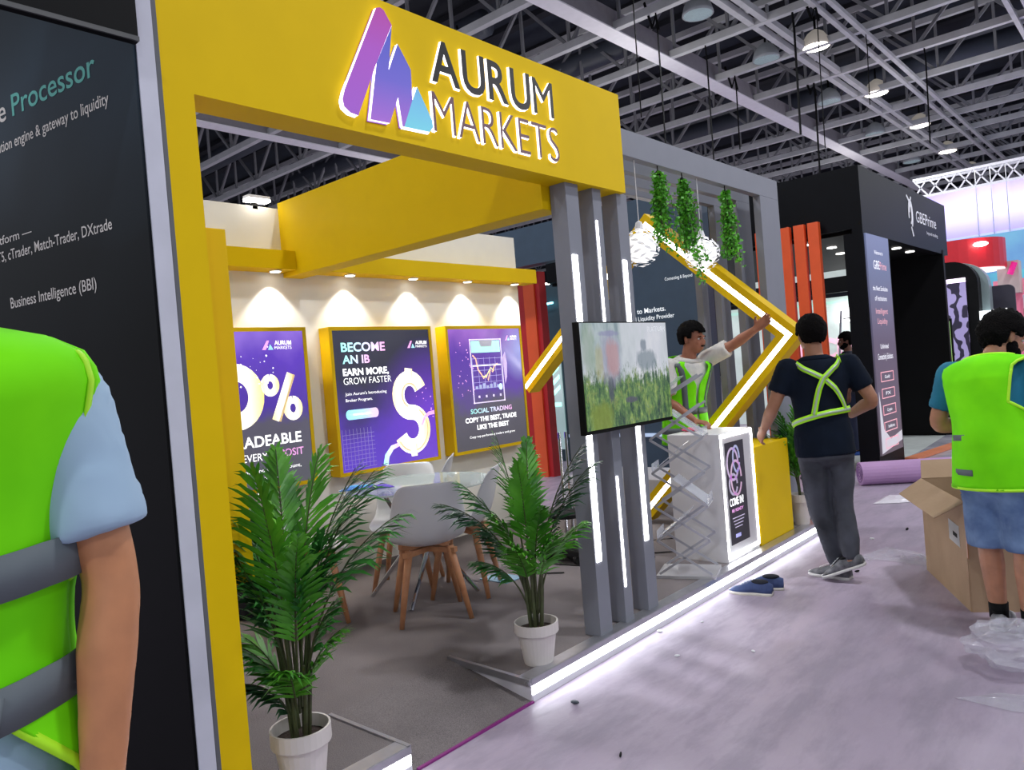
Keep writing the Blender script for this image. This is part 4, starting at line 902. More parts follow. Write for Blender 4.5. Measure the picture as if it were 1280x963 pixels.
# ================================================================== TABLE AND CHAIRS
t = thing('round_table', 'round glass table on crossed chrome legs amid the white chairs', 'table', (-3.85, 3.3, .1))
GLS = mat('table_glass', (206, 222, 220), .08, var=0, alpha=.5)
obj('glass_top', M().lathe([(.5, 0), (.505, .006), (.5, .012)], (-3.85, 3.3, .83), 40), GLS, t, smooth=False)
for k in range(4):
    a = radians(35 + 90 * k); b = a + radians(150)
    obj('leg', M().tube([(-3.85 + .36 * cos(a), 3.3 + .36 * sin(a), .103), (-3.85 + .3 * cos(b), 3.3 + .3 * sin(b), .825)], .014, 8), CHR, t)
obj('ring', M().tube([(-3.85 + .1 * cos(i * pi / 6), 3.3 + .1 * sin(i * pi / 6), .47) for i in range(13)], .01, 6), CHR, t)
for (x, y, r_, s, lab, c) in ((-4.12, 3.02, .6, .16, 'glossy folded leaflet on the near side of the round glass table', (70, 190, 226)), (-3.97, 3.1, 1.2, .13, 'second glossy violet leaflet on the round glass table', (120, 80, 210))):
    m = M().box(-s / 2, s / 2, -s * .7, s * .7, 0, .004); m.xf(Matrix.Translation((x, y, .843)) @ Matrix.Rotation(r_, 4, 'Z'))
    tag(obj('leaflet', m, mat('leaflet_print', c, .3, rgb2=(60, 50, 160), vscale=9, emit=.15)), lab, 'leaflet')
tag(obj('leaflet', M().box(-3.75, -3.5, 3.72, 3.9, .101, .107), mat('foil_sheet', (150, 190, 220), .15, .3)), 'shiny pale blue sheet on the floor between the chairs', 'leaflet')
m = M().lathe([(.0, 0), (.12, .0), (.13, .01)], (0, 0, 0), 12)

def chair_proto():
    t = thing('shell_chair', 'x', 'chair', (0, 0, 0), 'white shell chairs round the glass table')
    # faces +x ; profile from front lip to top of back
    prof = [(.22, .425), (.205, .448), (.15, .452), (.06, .440), (-.04, .432), (-.12, .445), (-.175, .49), (-.205, .56), (-.225, .64), (-.245, .72), (-.262, .79), (-.27, .825)]
    hwid = [.17, .195, .215, .225, .228, .228, .226, .222, .212, .20, .185, .15]
    rise = [.0, .0, .012, .028, .045, .07, .085, .08, .06, .035, .012, .0]
    fwd = [0, 0, 0, 0, 0, .01, .035, .05, .045, .035, .02, .0]
    m = M(); nn = 10; rings = []
    for (x, z), hw_, r_, f_ in zip(prof, hwid, rise, fwd):
        rg = []
        for j in range(nn + 1):
            s = -1 + 2 * j / nn; e_ = abs(s) ** 2.4; rg.append(Vector((x + f_ * e_, s * hw_, z + r_ * e_)))
        rings.append(rg)
    vs = [p for r_ in rings for p in r_]; n1 = nn + 1
    m.add(vs, [(a * n1 + b, a * n1 + b + 1, (a + 1) * n1 + b + 1, (a + 1) * n1 + b) for a in range(len(rings) - 1) for b in range(nn)])
    obj('shell', m, PLW, t, smooth=True, solid=.012, sub=1)
    obj('seat_frame', M().bar((.13, -.15, .405), (-.14, .15, .405), .035, .03).bar((.13, .15, .405), (-.14, -.15, .405), .035, .03), WOOD, t)
    for sx, sy in ((1, 1), (1, -1), (-1, 1), (-1, -1)):
        obj('leg', M().tube([(sx * .11, sy * .12, .425), (sx * .15, sy * .165, .21), (sx * .185, sy * .205, 0)], [.024, .02, .014], 10), WOOD, t, smooth=True)
    obj('bolt', M().lathe([(.012, 0), (.012, .004)], (0, 0, .42), 8), CHR, t)
    return t
CH = [(-3.47, 3.02, (-.83, .56), 'white shell chair with its back to the aisle, nearest of those round the glass table'),
      (-3.65, 3.50, (-.72, -.45), 'white shell chair at the right of the glass table, seen sideways behind the second palm'),
      (-4.1, 2.62, (.5, .8), 'white shell chair at the left of the glass table, mostly hidden by the nearest palm'),
      (-4.12, 3.40, (.6, -.8), 'white shell chair on the far side of the glass table, facing the aisle'),
      (-4.42, 3.92, (-.66, -.75), 'white shell chair farthest back by the wall, its back seen edge-on')]
CH[4] = (-4.52, 3.92, (-.75, -.66), CH[4][3])
cp = chair_proto()
for k, (x, y, f_, lab) in enumerate(CH):
    o = cp if k == 0 else copy_tree(cp); o.location = (x, y, .1); o.rotation_euler = (0, 0, math.atan2(f_[1], f_[0])); o['label'] = lab

# ================================================================== PLANTS
LEAF = [mat('palm_leaf_a', (98, 176, 44), .4, rgb2=(44, 112, 28), vscale=6), mat('palm_leaf_b', (66, 138, 54), .42, rgb2=(34, 96, 40), vscale=6), mat('palm_leaf_c', (44, 92, 50), .45, rgb2=(26, 62, 40), vscale=6)]
STEM = mat('palm_stem', (74, 86, 48), .6, rgb2=(60, 58, 36), vscale=20); SOIL = mat('pot_soil', (58, 44, 38), .95, bump=.6, bscale=60)
POT = mat('white_pot', (214, 206, 202), .5, var=.02)
def frond(base, az, lean, L, up_len, seed, mt, parent, leaf=.13, droop=1.0, dens=26):
    random.seed(seed); h = Vector((cos(az), sin(az), 0)); pts = []; p = Vector(base); n = 26
    ang = radians(lean * .18)
    for k in range(n + 1):
        f = k / n; pts.append(p.copy()); a = ang + radians(lean) * (f ** 1.5) * droop
        p = p + (h * sin(a) + Vector((0, 0, 1)) * cos(a)) * ((up_len + L) / n)
    m = M(); tot = up_len + L; s0 = up_len / tot
    m.tube(pts[::2], [.006 - .0045 * k / 13 for k in range(14)], 5, 1)
    side = Vector((-h.y, h.x, 0))
    for k in range(dens):
        f = s0 + (1 - s0) * (k + .5) / dens; i = f * n; a = int(min(n - 1, i)); c = pts[a].lerp(pts[a + 1], i - a); d = (pts[a + 1] - pts[a]).normalized()
        nrm = side.cross(d).normalized(); g = (k + .5) / dens; ll = leaf * (.55 + .95 * sin(pi * min(1, g * .85 + .12))) * (1 - .3 * g) * random.uniform(.85, 1.1)
        for s in (-1, 1):
            dirv = (side * s * (.85 - .4 * g) + d * (.75 + .6 * g) + nrm * random.uniform(.0, .55)).normalized()
            w_ = .0076 * (.8 + ll * 2); wv = d.cross(nrm).cross(dirv) if False else (dirv.cross(nrm)).normalized()
            q1 = c + dirv * ll * .35 + nrm * .004; q2 = c + dirv * ll * .7 - Vector((0, 0, ll * .08)); q3 = c + dirv * ll - Vector((0, 0, ll * .24 * random.uniform(.6, 1.5)))
            m.add([c - wv * w_ * .35, c + wv * w_ * .35, q1 + wv * w_, q1 - wv * w_, q2 + wv * w_ * .75, q2 - wv * w_ * .75, q3], [(0, 1, 2, 3), (3, 2, 4, 5), (5, 4, 6)], 0)
    obj('frond', m, [mt, STEM], parent)
def pot(c, r, h, parent):
    x, y, z = c
    obj('pot', M().lathe([(r * .66, 0), (r * .88, h * .74), (r * .98, h * .74), (r, h * .76), (r, h), (r * .93, h), (r * .9, h * .8), (r * .88, h * .78)], c, 30), POT, parent, smooth=False)
    obj('soil', M().lathe([(r * .9, 0), (.001, .012)], (x, y, z + h * .8), 24), SOIL, parent)
def palm(c, r, h, spec, label, seed, stems):
    t = thing('potted_palm', label, 'potted plant', c); pot(c, r, h, t); random.seed(seed)
    for k in range(stems):
        a = 6.28 * k / stems; b = Vector(c) + Vector((cos(a) * r * .25, sin(a) * r * .25, h * .75)); tp = b + Vector((cos(a) * .03, sin(a) * .03, .28 + .1 * (k % 3)))
        obj('stem', M().tube([b, b.lerp(tp, .5) + Vector((.006, 0, 0)), tp], [.009, .0075, .006], 6), STEM, t)
    for k, (az, lean, L, ul, z0, mi, lf) in enumerate(spec):
        a = radians(az); b = Vector(c) + Vector((cos(a) * r * .18, sin(a) * r * .18, h * .78 + z0))
        frond(b, a, lean, L, ul, seed * 31 + k, LEAF[mi], t, lf)
# azimuths: image right is (0.75,0.66) = 41 deg; towards the camera = -48 deg
palm((-2.41, 1.44, .1), .106, .225, [
    (50, 38, .50, .38, .12, 1, .19), (42, 30, .52, .36, .11, 1, .18), (35, 55, .42, .40, .10, 1, .17), (150, 20, .5, .40, .14, 0, .15), (-130, 22, .52, .34, .12, 1, .16), (215, 34, .46, .36, .1, 2, .14), (235, 26, .5, .30, .1, 2, .15),
    (-60, 18, .52, .32, .16, 0, .17), (-20, 30, .42, .26, .1, 0, .15), (180, 26, .46, .26, .1, 1, .15), (100, 20, .5, .42, .1, 0, .15), (10, 24, .34, .3, .12, 1, .13), (-95, 30, .42, .24, .1, 1, .15),
    (205, 55, .24, .12, .06, 0, .12), (-110, 48, .26, .10, .06, 1, .12), (30, 50, .22, .14, .08, 0, .11), (-40, 60, .22, .12, .05, 0, .12), (250, 70, .22, .06, .04, 2, .12), (55, 35, .2, .2, .1, 1, .1)],
    'nearest and biggest potted palm, in a white pot beside the yellow post', 5, 6)
palm((-2.43, 2.77, .1), .108, .2, [
    (225, 64, .36, .36, .1, 2, .13), (215, 45, .34, .38, .1, 1, .12), (45, 45, .42, .36, .1, 2, .13), (30, 34, .44, .40, .1, 2, .13), (-130, 12, .46, .40, .1, 0, .14), (120, 14, .44, .38, .1, 0, .13),
    (-60, 14, .40, .34, .1, 0, .13), (-30, 34, .3, .26, .1, 0, .12), (-100, 34, .3, .24, .1, 0, .12), (50, 55, .26, .24, .08, 0, .12), (200, 50, .26, .22, .08, 2, .12), (-70, 50, .24, .2, .08, 0, .12), (-10, 42, .26, .2, .08, 0, .12), (230, 70, .22, .2, .06, 1, .11)],
    'potted palm in a white pot between the ramp corner and the grey columns', 9, 6)
# fan plant behind the yellow cabinet
t = thing('potted_palm', 'bright green leafy plant in a white pot behind the yellow cabinet', 'potted plant', (-2.405, 6.12, .1)); pot((-2.405, 6.12, .1), .085, .25, t)
obj('stem', M().tube([(-2.405, 6.12, .3), (-2.41, 6.1, .55)], .012, 6), STEM, t)
for k, (az, lean, L, ul, mi) in enumerate(((40, 20, .6, .1, 0), (80, 10, .62, .12, 0), (-60, 30, .5, .1, 0), (210, 30, .5, .1, 2), (230, 55, .5, .06, 0), (10, 45, .5, .06, 0), (-100, 50, .45, .06, 0), (170, 20, .55, .1, 2), (-20, 20, .6, .1, 0), (130, 40, .5, .1, 1), (250, 25, .52, .1, 1))):
    frond(Vector((-2.41, 6.1, .42)), radians(az), lean, L, ul, 700 + k, [LEAF[0], LEAF[1], LEAF[2]][mi], t, .16, dens=22)

# hanging ivy
IVY = mat('ivy_leaf', (110, 200, 44), .5, rgb2=(60, 140, 28), vscale=9)
def ivy(x, y, zt, ln, rad, sprig, seed, label):
    t = thing('hanging_ivy', label, 'hanging plant', (x, y, zt), 'ivy strands on the front grey portal')
    random.seed(seed); m = M(); sm = M()
    for s in range(20):
        a = random.uniform(0, 6.28); r_ = rad * random.uniform(.2, 1); L = ln * random.uniform(.7, 1.0) + (sprig if s < 3 else 0)
        dx, dy = (cos(a) * r_, sin(a) * r_)
        if s < 3: dx += .05; dy += .05
        pts = [Vector((x, y, zt - .04))]
        for k in range(1, 9):
            f = k / 8; pts.append(Vector((x + dx * (f ** .5) + random.uniform(-.008, .008), y + dy * (f ** .5) + random.uniform(-.008, .008), zt - .04 - L * f)))
        sm.tube(pts, .0018, 4)
        for _ in range(int(82 * L / ln)):
            f = random.random() * 7.99; k = int(f); c = pts[k].lerp(pts[min(8, k + 1)], f - k) + Vector((random.gauss(0, .012), random.gauss(0, .012), 0))
            d = Vector((random.uniform(-1, 1), random.uniform(-1, 1), random.uniform(-1, .2))).normalized(); w_ = d.orthogonal().normalized(); w_ = Matrix.Rotation(random.uniform(0, 3), 3, d) @ w_
            l_ = random.uniform(.018, .032); m.add([c, c + d * l_ * .5 + w_ * l_ * .42, c + d * l_, c + d * l_ * .5 - w_ * l_ * .42], [(0, 1, 2, 3)])
    tag(obj('ivy_leaves', m, IVY, t), kind='stuff'); tag(obj('ivy_stems', sm, STEM, t), kind='stuff')
    obj('hook', M().tube([(x, y, zt + .005), (x, y, zt - .05)], .004, 6).lathe([(.018, -.07), (.022, -.05), (.008, -.03)], (x, y, zt), 10), BLK, t)
ivy(-2.515, 4.43, 2.787, .50, .062, .05, 1, 'hanging green ivy strand nearest the yellow fascia')
ivy(-2.515, 4.75, 2.787, .56, .065, .17, 2, 'middle hanging green ivy strand with loose tips, longest of three')
ivy(-2.515, 5.40, 2.787, .56, .058, .11, 3, 'hanging green ivy strand farthest along the grey portal')

# globe pendants
def globe(x, y, z, r, seed, label, ztop):
    t = thing('globe_pendant', label, 'lamp', (x, y, z), 'white globe lamps')
    obj('diffuser', M().ell((x, y, z), (r * .8, r * .8, r * .8), nu=24, nv=14), glow('globe_glow', (236, 234, 230), 1.0), t, smooth=True)
    random.seed(seed); m = M()
    for k in range(70):
        zz = 1 - 2 * (k + .5) / 70; a = k * 2.39996; rr_ = sqrt(1 - zz * zz); n = Vector((rr_ * cos(a), rr_ * sin(a), zz))
        tdir = Vector((-n.y, n.x, 0)).normalized() if abs(n.z) < .98 else Vector((1, 0, 0)); tdir = Matrix.Rotation(random.uniform(-.7, .7), 3, n) @ tdir; b = n.cross(tdir)
        c = Vector((x, y, z)); q_ = []
        for (u, v, h_) in ((-.26, 0, 1.0), (-.1, .07, .97), (.1, .06, 1.02), (.26, 0, .98), (.1, -.05, .93), (-.1, -.06, .95)):
            q_.append(c + (n + tdir * u + b * v).normalized() * r * h_)
        m.add(q_, [(0, 1, 2, 3, 4, 5)])
    tag(obj('petal_shell', m, mat('globe_petal', (226, 226, 228), .5, emit=.5), t), kind='stuff')
    obj('cap', M().lathe([(.03, 0), (.02, .04), (.004, .05)], (x, y, z + r), 12), PLW, t); obj('cord', M().tube([(x, y, z + r + .05), (x, y, ztop)], .003, 5), PLW, t)
globe(-2.53, 4.17, 2.235, .12, 1, 'round white lattice globe lamp hanging left, beside the grey columns', 2.787)
globe(-2.53, 4.99, 2.25, .125, 2, 'round white lattice globe lamp hanging right, among the ivy tips', 2.787)
# ================================================================== PEOPLE
TAB = [(-.4, .176, .130), (-.2, .176, .130), (0, .170, .12), (.12, .17, .12), (.3, .15, .11), (.42, .148, .108), (.6, .163, .118), (.75, .176, .12), (.86, .176, .106), (.93, .142, .088), (.97, .09, .07), (1.0, .062, .06)]
TABV = [(-.4, .19, .14), (-.2, .186, .136), (0, .176, .124), (.12, .172, .12), (.3, .156, .112), (.42, .156, .11), (.6, .174, .12), (.75, .192, .125), (.86, .207, .12), (.92, .200, .106), (.955, .165, .088), (.98, .115, .074), (1.0, .082, .066)]
class Torso:
    tab = TAB
    def vest(s):
        q = Torso(s.P, s.a, s.b, s.c, s.rh, s.rs, s.k, s.wf, s.belly); q.tab = TABV; return q
    def __init__(s, P, pel, neck, ctrl, rh, rs, k=1.0, wf=1.0, belly=0.0):
        s.P, s.a, s.c, s.b, s.rh, s.rs, s.k, s.wf, s.belly = P, Vector(pel), Vector(ctrl), Vector(neck), Vector(rh).normalized(), Vector(rs).normalized(), k, wf, belly
    def frame(s, t):
        u = t; c = s.a * (1 - u) ** 2 + s.c * 2 * u * (1 - u) + s.b * u * u if u >= 0 else s.a + (s.c - s.a) * 2 * u
        d = ((s.c - s.a) * (1 - max(u, 0)) + (s.b - s.c) * max(u, 0)).normalized(); r = s.rh.lerp(s.rs, min(1, max(0, u))).normalized()
        f = d.cross(r).normalized(); r = f.cross(d).normalized(); return c, r, f, d
    def rad(s, t):
        for (t0, a0, b0), (t1, a1, b1) in zip(s.tab, s.tab[1:]):
            if t <= t1: q_ = (t - t0) / (t1 - t0); q_ = max(0, q_); rx, ry = a0 + (a1 - a0) * q_, b0 + (b1 - b0) * q_; break
        else: rx, ry = s.tab[-1][1:]
        return rx * s.k * s.wf, (ry + s.belly * max(0, 1 - abs(t - .3) / .35)) * s.k * s.wf
    def pt(s, t, ph, off=0.0):
        c, r, f, d = s.frame(t); rx, ry = s.rad(t)
        return s.P @ (c + r * (rx + off) * cos(ph) + f * (ry + off) * sin(ph))
    def rings(s, t0, t1, n, off=0.0, m=24):
        return [[s.pt(t0 + (t1 - t0) * i / n, 2 * pi * j / m, off) for j in range(m)] for i in range(n + 1)]
def limb(m, pts, rad, n=14):
    pts = [Vector(p) for p in pts]; P_, R_ = [], []
    for k in range(len(pts) - 1):
        p0 = pts[max(0, k - 1)]; p1 = pts[k]; p2 = pts[k + 1]; p3 = pts[min(len(pts) - 1, k + 2)]
        for i in range(5):
            u = i / 5; P_.append(.5 * ((2 * p1) + (p2 - p0) * u + (2 * p0 - 5 * p1 + 4 * p2 - p3) * u * u + (3 * p1 - p0 - 3 * p2 + p3) * u ** 3) if len(pts) > 2 else p1.lerp(p2, u)); R_.append(rad[k] + (rad[k + 1] - rad[k]) * u)
    P_.append(pts[-1]); R_.append(rad[-1]); m.tube(P_, R_, n); return m
def hand(m, w, d, nrm, thumb, k=1.0, curl=.5, spread=.12):
    """palm, four unequal bent fingers and a thumb leaving the side of the palm"""
    w = Vector(w); d = Vector(d).normalized(); nrm = (Vector(nrm) - d * Vector(nrm).dot(d)).normalized(); s = d.cross(nrm).normalized() * thumb
    rg = []
    for (f, a, b) in ((-.01, .024, .02), (.02, .034, .018), (.06, .043, .016), (.092, .042, .013), (.1, .036, .008)):
        rg.append([w + d * f * k + s * cos(2 * pi * j / 14) * a * k + nrm * sin(2 * pi * j / 14) * b * k for j in range(14)])
    m.loft(rg)
    for i, (o, L) in enumerate(((.032, .072), (.011, .082), (-.011, .076), (-.032, .06))):
        p = w + (d * .085 + s * o) * k; dd = (d + s * o * spread * 30 * .3).normalized(); pts = [p]; a = 0
        for j, q_ in enumerate((.45, .32, .23)):
            a += curl * (.7 + .12 * i) * (.8 if j == 0 else 1.0); v = (dd * cos(a) + nrm * sin(a)).normalized(); p = p + v * L * q_ * k; pts.append(p)
        m.tube(pts, [.0098 * k, .0092 * k, .0085 * k, .0068 * k], 8)
    p = w + (d * .028 + s * .03) * k; v = (d * .62 + s * .75 + nrm * .25).normalized(); q1 = p + v * .038 * k; v2 = (d * .85 + s * .35 + nrm * .45).normalized()
    m.tube([p, q1, q1 + v2 * .032 * k], [.0135 * k, .0105 * k, .008 * k], 8)
def rotm(f, u):
    f = Vector(f).normalized(); u = (Vector(u) - f * Vector(u).dot(f)).normalized(); r = f.cross(u)
    return Matrix((r, f, u)).transposed(), r, f, u
def head(m, H, f, u, k=1.0):
    A, r, f, u = rotm(f, u); H = Vector(H)
    E = lambda c, rad: m.ell(H + (r * c[0] + f * c[1] + u * c[2]) * k, tuple(x * k for x in rad), A, 20, 13)
    E((0, -.012, .025), (.074, .094, .092)); E((0, .022, -.035), (.058, .068, .078)); E((0, .052, -.098), (.028, .026, .022))
    E((0, .07, -.06), (.045, .03, .04)); E((0, .086, .018), (.05, .013, .012)); E((0, .1, -.022), (.0125, .02, .026)); E((0, .104, -.036), (.018, .016, .011))
    E((0, .09, -.068), (.024, .014, .0075)); E((0, .087, -.08), (.02, .014, .008)); E((.03, .078, -.028), (.02, .016, .02)); E((-.03, .078, -.028), (.02, .016, .02))
    for s in (-1, 1): E((s * .075, -.004, -.012), (.011, .02, .032))
    return r, f, u
SKN = {}
def skin(rgb): 
    return mat('skin', rgb, .5, rgb2=tuple(int(x * .9) for x in rgb), vscale=18)
def hair_cap(H, f, u, parent, name, mt, k=1.0, off=.014, fringe=.05, low=-.055, curly=.004, seed=0):
    A, r, f, u = rotm(f, u); H = Vector(H); m = M(); nu, nv = 40, 26; idx = {}; vs = []; fs = []
    for j in range(nv + 1):
        th = pi * j / nv
        for i in range(nu):
            ph = 2 * pi * i / nu; q_ = Vector((sin(th) * cos(ph), sin(th) * sin(ph), cos(th)))
            p = Vector((q_.x * (.074 + off), q_.y * (.094 + off) - .012, q_.z * (.092 + off) + .025)); n_ = curly * (noise.noise(q_ * 9 + Vector((seed, 0, 0))) + .6 * noise.noise(q_ * 21)) * 2
            p += q_ * n_; idx[(j, i)] = len(vs); vs.append(H + (r * p.x + f * p.y + u * p.z) * k)
    def keep(j, i):
        th = pi * (j + .5) / nv; ph = 2 * pi * (i + .5) / nu; x, y, z = sin(th) * cos(ph) * .09, sin(th) * sin(ph) * .11, cos(th) * .1 + .025
        if y > .055: return z > fringe + .012 * noise.noise(Vector((x * 60, 0, seed)))
        if y > .02: return z > .0 + (.02 if abs(x) < .08 else 0)
        if y > -.02: return z > .012
        return z > low + .01 * noise.noise(Vector((x * 50, seed, 0)))
    fs = [(idx[(j, i)], idx[(j + 1, i)], idx[(j + 1, (i + 1) % nu)], idx[(j, (i + 1) % nu)]) for j in range(nv) for i in range(nu) if keep(j, i)]
    m.add(vs, fs); used = sorted({a for q_ in fs for a in q_}); mp = {a: b for b, a in enumerate(used)}; m.v = [m.v[a] for a in used]; m.f = [tuple(mp[a] for a in q_) for q_ in m.f]
    return obj(name, m, mt, parent, smooth=True, solid=.016)
def face_bits(H, f, u, parent, k=1.0, tache=True, beard=False, hm=None):
    A, r, f, u = rotm(f, u); H = Vector(H); P_ = lambda x, y, z: H + (r * x + f * y + u * z) * k
    for s in (-1, 1):
        e_ = obj('eye', M().ell(P_(s * .031, .079, -.001), (.0125 * k, .009 * k, .007 * k), A, 10, 7), mat('eye_white', (226, 220, 214), .3), parent, smooth=True)
        obj('pupil', M().ell(P_(s * .031, .0865, -.001), (.005 * k, .002 * k, .005 * k), A, 8, 5), BLK, e_)
        obj('eyebrow', M().ell(P_(s * .031, .09, .02), (.02 * k, .007 * k, .0045 * k), A, 10, 6), hm, parent)
    if tache: obj('moustache', M().ell(P_(0, .101, -.054), (.028 * k, .009 * k, .007 * k), A, 12, 7), hm, parent)
    if beard:
        m = M(); m.ell(P_(0, .052, -.072), (.056 * k, .046 * k, .05 * k), A, 16, 10); m.ell(P_(.045, .02, -.055), (.02 * k, .04 * k, .045 * k), A, 12, 8); m.ell(P_(-.045, .02, -.055), (.02 * k, .04 * k, .045 * k), A, 12, 8)
        obj('beard', m, hm, parent, smooth=True)
def grid_cloth(T, ts, phf, off, n, mt, parent, name, thick=.006, wob=.006, label=None, offf=None):
    """cloth over the torso between phi limits phf(t) -> (p0, p1)"""
    m = M(); vs = []; 
    for t in ts:
        p0, p1 = phf(t)
        for j in range(n + 1):
            ph = radians(p0 + (p1 - p0) * j / n); o = off + (offf(t, ph) if offf else 0); p = T.pt(t, ph, o); p += (p - T.pt(t, ph, o - .05)).normalized() * wob * noise.noise(Vector((p.x * 9, p.y * 9, p.z * 4))); vs.append(p)
    m.add(vs, [(a * (n + 1) + b, a * (n + 1) + b + 1, (a + 1) * (n + 1) + b + 1, (a + 1) * (n + 1) + b) for a in range(len(ts) - 1) for b in range(n)])
    return obj(name, m, mt, parent, smooth=True, solid=thick, label=label)
def strap(T, path, wd, off, mt, parent, name, mid=None, offf=None):
    pts = []; nrm = []
    for k in range(len(path) - 1):
        for i in range(8):
            u = i / 8; t = path[k][0] + (path[k + 1][0] - path[k][0]) * u; ph = radians(path[k][1] + (path[k + 1][1] - path[k][1]) * u); o = off + (offf(t, ph) if offf else 0); pts.append(T.pt(t, ph, o)); nrm.append((T.pt(t, ph, o + .02) - T.pt(t, ph, o)).normalized())
    t, ph = path[-1]; ph = radians(ph); o = off + (offf(t, ph) if offf else 0); pts.append(T.pt(t, ph, o)); nrm.append((T.pt(t, ph, o + .02) - T.pt(t, ph, o)).normalized())
    def st(w_, o, mt_, nm, par):
        m = M(); L = []
        for k, p in enumerate(pts):
            d = (pts[min(k + 1, len(pts) - 1)] - pts[max(0, k - 1)]).normalized(); s_ = nrm[k].cross(d).normalized(); L += [p + s_ * w_ / 2 + nrm[k] * o, p - s_ * w_ / 2 + nrm[k] * o]
        m.add(L, [(2 * k, 2 * k + 1, 2 * k + 3, 2 * k + 2) for k in range(len(pts) - 1)]); return obj(nm, m, mt_, par, smooth=True, solid=.003)
    o_ = st(wd, 0, mt, name, parent)
    if mid: st(wd * .38, .003, mid, 'reflective_line', o_)
    return o_
def shoe(parent, heel, d, up, L, mts, side=1, name='shoe', root=None):
    """upper, sole, collar and laces; heel = ground point under the heel"""
    heel = Vector(heel); d = Vector(d).normalized(); up = (Vector(up) - d * Vector(up).dot(d)).normalized(); s = d.cross(up) * side
    W = [.6, .8, .86, .82, .84, .98, 1.05, 1.0, .82, .45]; Hh = [.07, .082, .082, .088, .086, .072, .058, .048, .038, .022]; n = len(W)
    def ring(i, z0, z1, g, dome):
        f = i / (n - 1); w_ = L * .165 * W[i] * g; o = heel + d * (f * L - .01) + s * (.006 * sin(pi * f)); R_ = []
        for j in range(16):
            a = 2 * pi * j / 16; x = cos(a); z = sin(a); hz = z0 + (z1 - z0) * (max(0, z) ** (.8 if dome else .5)); R_.append(o + s * w_ * (abs(x) ** .75) * (1 if x > 0 else -1) + up * hz)
        return R_
    up_m = M().loft([ring(i, .018, Hh[i], 1.0, True) for i in range(n)]); so = M().loft([ring(i, .0, .026, 1.1, False) for i in range(n)])
    if root is None: r_ = obj(name, up_m, mts[0], parent, smooth=True)
    else: r_ = root; obj('upper', up_m, mts[0], root, smooth=True)
    obj('sole', so, mts[1], r_, smooth=True)
    c = heel + d * L * .24 + up * .082; A = Matrix((s, d, up)).transposed()
    obj('collar', M().ell(c, (L * .12, L * .2, .014), A, 16, 7), mts[2], r_, smooth=True)
    lm = M()
    for k in range(4): q_ = heel + d * L * (.47 + .065 * k) + up * (.088 - .009 * k); lm.tube([q_ - s * .022, q_ + up * .003, q_ + s * .022], .0028, 5)
    obj('laces', lm, mts[3], r_)
    return r_

